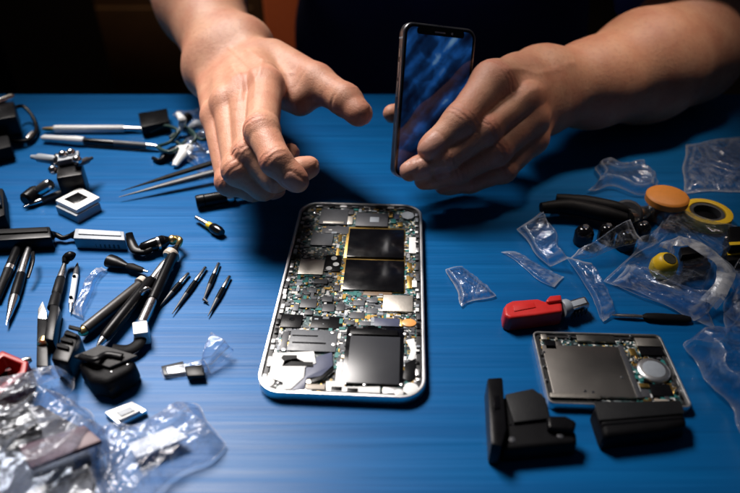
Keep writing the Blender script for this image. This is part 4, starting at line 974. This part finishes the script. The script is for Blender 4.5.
# red handled driver
t = thing('screwdriver', 'red plastic handled driver with a short flat steel bit', 'screwdriver', P(545, 310))
RD = lambda pts, h, z0=0.0, b=.22: slab('x', RED, t, pts, h, z0, b, .02, 3)
o = slab('handle', RED, t, [(506, 303), (512, 300), (538, 298), (546, 301), (563, 300), (564, 311), (536, 315), (510, 318), (504, 315), (503, 307)], .95, 0.0, .36, .03, 5)
slab('trigger', RED, t, [(546, 300), (550, 295.5), (561, 294.5), (562, 300), (548, 302)], .4, .7, .12, .0, 3)
slab('side_ridge', RED, t, [(513, 305), (534, 302), (536, 307), (514, 311)], .08, .92, .04)
p0, p1 = P(562, 309, .6), P(569, 307.5, .6)
MB().lathe(p0, p1, [(0, .42), (.08, .46), (.3, .46), (.42, .4)], 20).build('collar', GRY, t)
bl = slab('bit', SIL, t, [(567, 301), (585, 296), (590, 304), (571, 310)], .5, .25, .06)
slab('bit_plate', GRY, bl, [(569, 302), (584, 297.5), (587, 302.5), (572, 307)], .04, .75, .01)
for k in range(5): slab('notch', BLK, bl, [(572+k*3.4, 312.6-k*1.05), (573.6+k*3.4, 312.1-k*1.05), (573.6+k*3.4, 314-k*1.05), (572+k*3.4, 314.5-k*1.05)], .3, .3, .01)
# film shards
film('film_shard', 'flat pointed shard of dark clear film above the red handled driver', 'film', [(497, 256), (512, 255), (571, 279), (560, 287)], CLEAR, 0.4, 0.25, 42, 60, 26, f=(.6, 3))
film('film_shard', 'standing folded shard of clear film behind the flat pointed one', 'film', [(516, 230, .1), (543, 214, .5), (566, 262, .7), (548, 268, .1)], CLEAR, 0.6, 0.7, 43, 50, 50, f=(.5, 2.5))
film('film_strip', 'long curling strip of clear film running down past the steel bit', 'film', [(566, 258, .3), (588, 262, .5), (616, 312, .1), (603, 320, .0)], CLEAR, 0.6, 0.6, 44, 70, 34, f=(.6, 3.0))
film('film_strip', 'creased strip of clear film leaning over the black plier handles', 'film', [(570, 262, .3), (576, 250, .6), (628, 222, 1.6), (640, 244, .9)], CLEAR, 0.5, 0.5, 45, 60, 40, f=(.6, 2.6))
# black pliers
t = thing('pliers', 'black handled pliers lying in the dark at the upper right', 'pliers', P(590, 215))
MB().tube([P(541, 208, .8), P(570, 207, .8), P(604, 214, .8), P(626, 219, .7)], [.34, .52, .5, .35]).build('handle', RUB, t)
MB().tube([P(556, 199, .9), P(585, 203, .9), P(612, 208, .9), P(630, 212, .8)], [.34, .5, .48, .35]).build('handle', RUB, t)
MB().lathe(P(626, 216, .2), P(626, 216, 1.3) if False else P(627, 214, 1.2), [(0, .85), (.1, .95), (.8, .95), (1, .8)], 20).build('pivot', DGR, t)
MB().tube([P(626, 215, .7), P(642, 212, .6), P(652, 208, .5)], [.8, .55, .2], flat=.6).build('jaw', SIL, t)
def bolt(u, v, r, label):
    tt = thing('knob', label, 'knob', P(u, v), group='black knobs in the dark')
    MB().lathe(P(u, v, 0), P(u, v, 0)+np.array([0, 0, r*2.1]), [(0, r*.8), (.08, r), (r*1.4, r), (r*1.9, r*.75), (r*2.1, r*.4)], 18).build('cap', BLKG, tt)
    MB().lathe(P(u, v, 0)+np.array([0, 0, r*2.05]), P(u, v, 0)+np.array([0, 0, r*2.3]), [(0, r*.35), (r*.2, r*.3)], 14).build('stud', SIL, tt)
bolt(582, 243, .55, 'leftmost small black knob, in front of the plier handles')
bolt(605, 240, .5, 'middle small black knob, just under the creased film strip')
bolt(624, 248, .55, 'small black knob in front, right of the creased film strip')
bolt(641, 236, .45, 'small black knob nearest the orange lidded jar')
film('film_scrap', 'crumpled heap of clear film behind the pliers', 'film', [(584, 190), (612, 166), (652, 170), (655, 196)], CLEAR, 1.2, 1.2, 46, 54, 54, f=(.4, 2.4), jag=.4)
# jar with orange lid
t = thing('jar', 'squat clear jar with a flat orange lid', 'jar', P(662, 222))
c = P(661, 217); z = np.array([0, 0, 1.0])
GLS = plastic('clear_jar', .10, .06, .08, bs=120, bstr=.15)
MB().lathe(c, c+z*1.3, [(0, .95), (.1, 1.1), (1.0, 1.1), (1.1, 1.0)], 36).build('glass', GLS, t)
MB().lathe(c+z*.05, c+z*.5, [(0, .95), (.4, .95), (.45, .85)], 30).build('contents', mat('rosin', (.45, .16, .05), .4, var=.4), t)
MB().lathe(c+z*1.1, c+z*1.65, [(0, 1.16), (.06, 1.25), (.42, 1.25), (.5, 1.18), (.55, 1.08)], 44).build('lid', ORA, t)
# yellow ring, yellow cap
t = thing('tape_roll', 'yellow ring shaped roll with a dark core right of the orange lidded jar', 'roll', P(704, 222))
c = P(704, 221)
pr = [(0, 1.25), (.05, 1.4), (.55, 1.4), (.65, 1.3)]
A = [(1.45*math.cos(a), 1.45*math.sin(a)) for a in np.linspace(0, 2*math.pi, 49)[:-1]]
def ring(cx, r0, r1, h, name, m, par, bev=.08):
    n = 48; vs = []; fs = []
    for r, zz in ((r1, 0), (r1, h), (r0, h), (r0, 0)):
        for k in range(n): a = 2*math.pi*k/n; vs.append(cx+np.array([r*math.cos(a), r*math.sin(a), zz]))
    for j in range(4):
        for k in range(n): q = (k+1) % n; fs.append((j*n+k, j*n+q, ((j+1) % 4)*n+q, ((j+1) % 4)*n+k))
    MB().add(vs, fs).build(name, m, par, bev, 2)
ring(c, 1.02, 1.45, .75, 'ring', YEL, t); ring(c, .78, 1.015, .68, 'core', DGR, t, .04)
MB().lathe(c, c+z*.3, [(0, .77), (.25, .77), (.3, .7)], 30).build('hub', BLK, t)
t = thing('cap', 'yellow rounded cap with a dark hole lying inside the zip bag', 'cap', P(659, 272))
c = P(658.5, 273.5); tl = np.array([.12, -.28, 1.0]); tl /= np.linalg.norm(tl)
c = c+np.array([0, 0, .12])
MB().lathe(c, c+tl*1.25, [(0, .45), (.08, .62), (.5, .72), (.95, .62), (1.18, .46), (1.22, .36)], 32).build('shell', YEL, t)
MB().lathe(c+tl*1.2, c+tl*1.26, [(0, .36), (.05, .34)], 24).build('hole', mat('olive_rubber', (.035, .032, .015), .6), t)
# black plug parts
t = thing('buckle', 'black moulded buckle inside the zip bag right of the yellow cap', 'buckle', P(695, 258))
slab('body', BLKG, t, [(682, 254), (708, 252), (710, 264), (683, 268)], .8, 0, .15, .04, 3)
slab('upper_block', BLK, t, [(680, 247), (704, 244), (706, 252), (682, 255)], .5, .7, .1)
MB().tube([P(684, 268, .4), P(694, 268, .4), P(708, 265, .4)], .22).build('bar', BLKG, t)
MB().lathe(P(690, 254, .82), P(690, 254, .82)+z*.1, [(0, .2), (.1, .14)]).build('stud', SIL, t)
t = thing('plug', 'black plug with yellow bands cut off by the right edge', 'plug', P(737, 245))
slab('body', BLK, t, [(729, 226), (752, 225), (752, 244), (731, 246)], 1.3, 0, .15)
slab('band', YEL, t, [(729, 242), (752, 241), (752, 244), (730, 245)], .06, 1.3, .02)
slab('base', BLKM, t, [(724, 248), (752, 246), (752, 258), (727, 261)], .7, 0, .1)
slab('band', YEL, t, [(727, 252), (752, 250), (752, 253), (728, 255)], .06, .7, .02)
# zip bags
zb = film('zip_bag', 'clear zip bag with a milky white seal strip holding the yellow cap', 'bag', [(608, 282), (660, 212, .4), (742, 232, .3), (706, 322)], BAGD, 0.7, 1.3, 47, 120, 120, f=(.35, 1.2), jag=.4)
mb = MB(); path = smooth_path([P(666, 250, 1.5), P(671, 243, 1.9), P(679, 240, 2.2), P(692, 242, 2.2), P(712, 254, 2.0), P(726, 268, 1.7), P(722, 286, 1.2), P(708, 304, .7)], False, 8)
n = len(path)
for sgn, off in ((0, 0),):
    vs = []; fs = []
    for i, p in enumerate(path):
        a = path[min(i+1, n-1)]-path[max(i-1, 0)]; a /= np.linalg.norm(a); s_ = np.cross(a, [0, 0, 1.0]); s_ /= np.linalg.norm(s_)
        wv = .42+.05*math.sin(i*.5)
        for q in (-1, -.5, 0, .5, 1): vs.append(p+s_*wv*q+np.array([0, 0, .10*math.cos(q*2.2)+.015*math.sin(i*.9+q*2)]))
        for q in (1, .5, 0, -.5, -1): vs.append(p+s_*wv*q+np.array([0, 0, -.025+.10*math.cos(q*2.2)+.015*math.sin(i*.9+q*2)]))
    for i in range(n-1):
        for k in range(10): fs.append((i*10+k, i*10+(k+1) % 10, (i+1)*10+(k+1) % 10, (i+1)*10+k))
    fs += [list(range(10)), [(n-1)*10+k for k in range(10)][::-1]]
    mb.add(vs, fs)
mb.build('seal_strip', BANDM, zb)
film('bag_tail', None, None, [(612, 288), (628, 268, .4), (716, 300, .5), (690, 322)], CLEAR, 0.8, 0.7, 48, 70, 36, parent=zb, f=(.6, 3.4))
film('zip_bag', 'flat clear zip bag with a frosted patch in the far right corner', 'bag', [(682, 194), (686, 146), (748, 136), (752, 192)], CLEAR, 0.35, 0.5, 49, 50, 50, jag=.1)
film('film_scrap', 'frosted crumpled film lying on the flat zip bag', 'film', [(690, 168, .4), (706, 150, .5), (744, 146, .5), (746, 172, .4)], BAGD, 0.6, 0.7, 50, 46, 46)
film('plastic_bag', 'crumpled clear bag bulging in from the right edge', 'bag', [(690, 356), (726, 318), (790, 330), (768, 490)], BAGD, 1.4, 2.6, 51, 120, 120, f=(.4, 2.2), jag=.4)
film('plastic_bag', 'twisted clear bag hanging down from the zip bag at the right edge', 'bag', [(716, 300), (742, 262), (764, 280), (744, 336)], BAGD, 1.1, 1.6, 52, 60, 60, f=(.5, 2.6))
a, b = (612, 315), (690, 319); l = float(np.linalg.norm(P(*b)-P(*a)))
tt, p0, p1 = rod('pry_tool', 'black handled pry tool with a thin steel point above the opened device', 'tool', a, b, [
    ('blade', SIL, [(0, .05), (.3, .16), (l*.3, .2), (l*.4, .14)]), ('handle', BLKM, [(l*.39, .16), (l*.45, .36), (l*.6, .42), (l*.9, .38), (l, .24)])], flat=.6)
# holder and black block in the foreground
t = thing('holder', 'black moulded holder with a tall side rail in the right foreground', 'holder', P(535, 430))
SHELL = mat('black_shell', (.009, .0095, .011), .5, bump=.3, spec=.25)
slab('rail', BLK, t, [(487, 377), (503, 376), (507, 428), (502, 447), (491, 444)], 1.3, 0, .12, .02)
slab('body', BLKM, t, [(501, 396), (534, 391), (548, 401), (553, 424), (577, 430), (579, 443), (503, 450)], .9, 0, .2, .03, 3)
slab('upper_plate', SHELL, t, [(505, 394), (533, 388), (546, 398), (550, 418), (514, 422)], .16, .9, .07)
slab('hook', BLK, t, [(547, 415), (566, 415), (577, 421), (575, 430), (548, 428)], .35, .85, .14, .0, 3)
slab('seam', BLKG, t, [(509, 424), (549, 420), (549, 421), (509, 425.5)], .02, .9, .0)
slab('notch', BLKG, t, [(493, 396), (499, 395), (500, 408), (494, 409)], .05, 1.3, .02)
for u, v in ((512, 440), (560, 436), (540, 396)): MB().lathe(P(u, v, .9), P(u, v, .9)+z*.06, [(0, .13), (.04, .13), (.06, .07)], 14).build('screw', DGR, t)
t = thing('battery_pack', 'soft edged black block in front of the opened device', 'block', P(640, 430))
slab('body', BLKM, t, [(592, 404), (683, 402), (690, 424), (664, 430), (603, 437)], .95, 0, .25, .04, 3)
slab('top_plate', SHELL, t, [(594, 402), (681, 400), (685, 413), (599, 420)], .08, .95, .05)
slab('connector', BLKG, t, [(600, 432), (617, 430), (618, 441), (602, 443)], .5, 0, .1)
slab('seam', BLKG, t, [(600, 424), (684, 417), (684, 418.2), (600, 425.5)], .02, .955, .0)
# ------------------------------------------------------------------ table, room, light, camera
def table_material():
    m, nt, b = nodes_of('blue_painted_wood'); L = nt.links.new
    tc = N(nt, 'ShaderNodeTexCoord')
    def stretched(sx, sy, sz, **k):
        mp = N(nt, 'ShaderNodeMapping'); mp.inputs['Scale'].default_value = (sx, sy, sz); L(tc.outputs['Object'], mp.inputs['Vector'])
        n = N(nt, 'ShaderNodeTexNoise', i_Scale=1.0, **k); L(mp.outputs[0], n.inputs['Vector']); return n.outputs['Fac']
    g1 = stretched(8, 480, 10, i_Detail=6.0, i_Roughness=0.6); g2 = stretched(3, 130, 10, i_Detail=4.0, i_Distortion=0.4)
    g3 = stretched(14, 14, 14, i_Detail=5.0)
    def rng_(x, a, b_, c, d):
        r = N(nt, 'ShaderNodeMapRange'); L(x, r.inputs['Value'])
        for k, v in zip(('From Min', 'From Max', 'To Min', 'To Max'), (a, b_, c, d)): r.inputs[k].default_value = v
        return r.outputs['Result']
    def mix(a, bcol, fac):
        mx = N(nt, 'ShaderNodeMix', data_type='RGBA')
        if isinstance(a, tuple): mx.inputs['A'].default_value = (*a, 1)
        else: L(a, mx.inputs['A'])
        mx.inputs['B'].default_value = (*bcol, 1); L(fac, mx.inputs['Factor']); return mx.outputs['Result']
    c = mix((0.001, 0.100, 0.295), (0.0008, 0.077, 0.240), rng_(g2, 0.35, 0.65, 0, 1))
    c = mix(c, (0.002, 0.130, 0.38), rng_(g1, 0.54, 0.74, 0, 0.5))
    c = mix(c, (0.002, 0.06, 0.18), rng_(g1, 0.46, 0.28, 0, 0.6))
    c = mix(c, (0.006, 0.10, 0.30), rng_(g3, 0.5, 0.75, 0, 0.4))
    L(c, b.inputs['Base Color'])
    L(rng_(g1, 0.3, 0.7, 0.31, 0.44), b.inputs['Roughness']); b.inputs['Specular IOR Level'].default_value = 0.17
    ad = N(nt, 'ShaderNodeMath', operation='MULTIPLY_ADD'); ad.inputs[1].default_value = 1.5; L(g2, ad.inputs[0]); L(g1, ad.inputs[2])
    bp = N(nt, 'ShaderNodeBump', i_Strength=0.13, i_Distance=0.0008); L(ad.outputs[0], bp.inputs['Height']); L(bp.outputs['Normal'], b.inputs['Normal'])
    return m
ty = float(P(370, 94)[1])
tb = MB().box(-70, 75, -25, ty, -3.2, 0).build('work_table', table_material(), None, 0.15, 3)
tag(tb, 'blue painted wooden table top with fine horizontal grain under all the tools', 'table')

DFL = mat('dark_floor', (0.020, 0.013, 0.009), 0.6, scale=6, bump=0.2, bscale=60)
DWL = mat('dark_wall', (0.012, 0.010, 0.010), 0.9, scale=5)
WOOD = mat('dark_brown_wood', (0.085, 0.042, 0.016), 0.55, scale=14, var=0.4, bump=0.2, bscale=60)
fl = MB().box(-420, 420, -120, 420, -76, -75).build('floor', DFL); tag(fl, kind='structure')
wl = MB().box(-420, 420, 412, 418, -75, 190).build('wall', DWL); tag(wl, kind='structure')
cb = thing('wooden_cabinet', 'dark brown wooden cabinet blurred behind the table at the left', 'cabinet', (-70, 175, -75))
MB().box(-88, -28, 170, 205, -75, -15).build('carcass', WOOD, cb, 0.5)
for i, z in enumerate((-62, -38)):
    dr = MB().box(-86, -30, 168.2, 169.9, z-9, z+11).build('drawer', WOOD, cb, 0.6)
ch = thing('black_cupboard', 'near black cupboard blurred beyond the far left table edge', 'cupboard', (-105, 120, -75))
MB().box(-150, -62, 108, 150, -75, 20).build('carcass', BLKM, ch, 0.6)
MB().box(-148, -107, 106.4, 107.9, -73, 18).build('door', BLKM, ch, 0.5)
MB().box(-105.5, -64, 106.4, 107.9, -73, 18).build('door', BLKM, ch, 0.5)
oc = thing('chair', 'orange backed chair behind the person', 'chair', (TC-1, 96, -75))
OCH = mat('orange_fabric', (0.50, 0.10, 0.02), 0.8, scale=200, bump=0.4)
bk = MB().prism(rrect(TC-25, TC+22, -26, 12, 6), 0, 3.2)
bk.v = [np.array([p[0], 102+p[2], p[1]]) for p in bk.v]
bk.build('backrest', OCH, oc, 0.8)
st = MB().prism(rrect(TC-23, TC+20, 62, 100, 6), -34, -29); st.build('seat', OCH, oc, 1.0)
for x in (TC-20, TC+17):
    for y in (66, 97): MB().lathe((x, y, -75), (x, y, -34), [(0, 1.3), (41, 1.7)]).build('leg', BLK, oc)
    MB().lathe((x, 103.5, -32), (x, 103.5, -20), [(0, 1.2), (12, 1.2)]).build('back_post', BLK, oc)

w = bpy.data.worlds.new('World'); sc.world = w; w.use_nodes = True
bg = w.node_tree.nodes['Background']; bg.inputs['Color'].default_value = (0.72, 0.78, 1.0, 1); bg.inputs['Strength'].default_value = 0.017
def area(name, loc, target, size, power, col, spread=120, sy=None):
    l = bpy.data.lights.new(name, 'AREA'); l.energy = power; l.color = col; l.shape = 'RECTANGLE' if sy else 'DISK'; l.size = size*S
    if sy: l.size_y = sy*S
    l.spread = math.radians(spread)
    o = bpy.data.objects.new(name, l); COL.objects.link(o)
    o.location = Vector(loc)*S; o.rotation_euler = (Vector(target)-Vector(loc)).to_track_quat('-Z', 'Y').to_euler(); return o
sl = bpy.data.lights.new('work_lamp', 'SPOT'); sl.energy = 99; sl.color = (1.0, 0.94, 0.90); sl.spot_size = math.radians(36); sl.spot_blend = 1.0; sl.shadow_soft_size = 0.2
so = bpy.data.objects.new('work_lamp', sl); COL.objects.link(so); so.location = Vector((-34, 62, 66))*S
so.rotation_euler = (Vector((-11.5, 26, 0))-Vector((-34, 62, 66))).to_track_quat('-Z', 'Y').to_euler()
area('chair_fill', (-75, 78, 60), (-14, 102, -8), 20, 0.2, (1.0, 0.8, 0.65), 40)  # added unseen fill for the orange chair back, no real window
area('arm_fill', (28, 57, 60), (17, 44, 5), 10, 0.075, (1.0, 0.82, 0.68), 26)  # added unseen fill, lights only the right arm and hand
area('backdrop_fill', (-20, 150, 120), (-30, 178, -20), 40, 3.2, (1.0, 0.75, 0.5), 110)  # added unseen fill to lift the cabinet and backdrop out of black
cd = bpy.data.cameras.new('Camera'); cam = bpy.data.objects.new('Camera', cd); COL.objects.link(cam); sc.camera = cam
cd.sensor_width = 36; cd.lens = 36*FPX/740; cd.clip_start = 0.01; cd.clip_end = 50
cam.location = Vector(CAM)*S; cam.rotation_euler = (math.pi/2-PITCH, 0, 0)
cd.dof.use_dof = True; cd.dof.focus_distance = 0.347; cd.dof.aperture_fstop = 6.2
sc.view_settings.view_transform = 'Standard'; sc.view_settings.look = 'None'; sc.view_settings.exposure = 0.0; sc.view_settings.gamma = 1.0
sc.render.engine = 'CYCLES'; sc.cycles.use_denoising = True; sc.cycles.max_bounces = 10; sc.cycles.transparent_max_bounces = 24
sc.cycles.caustics_reflective = False; sc.cycles.caustics_refractive = False; sc.cycles.sample_clamp_indirect = 6.0
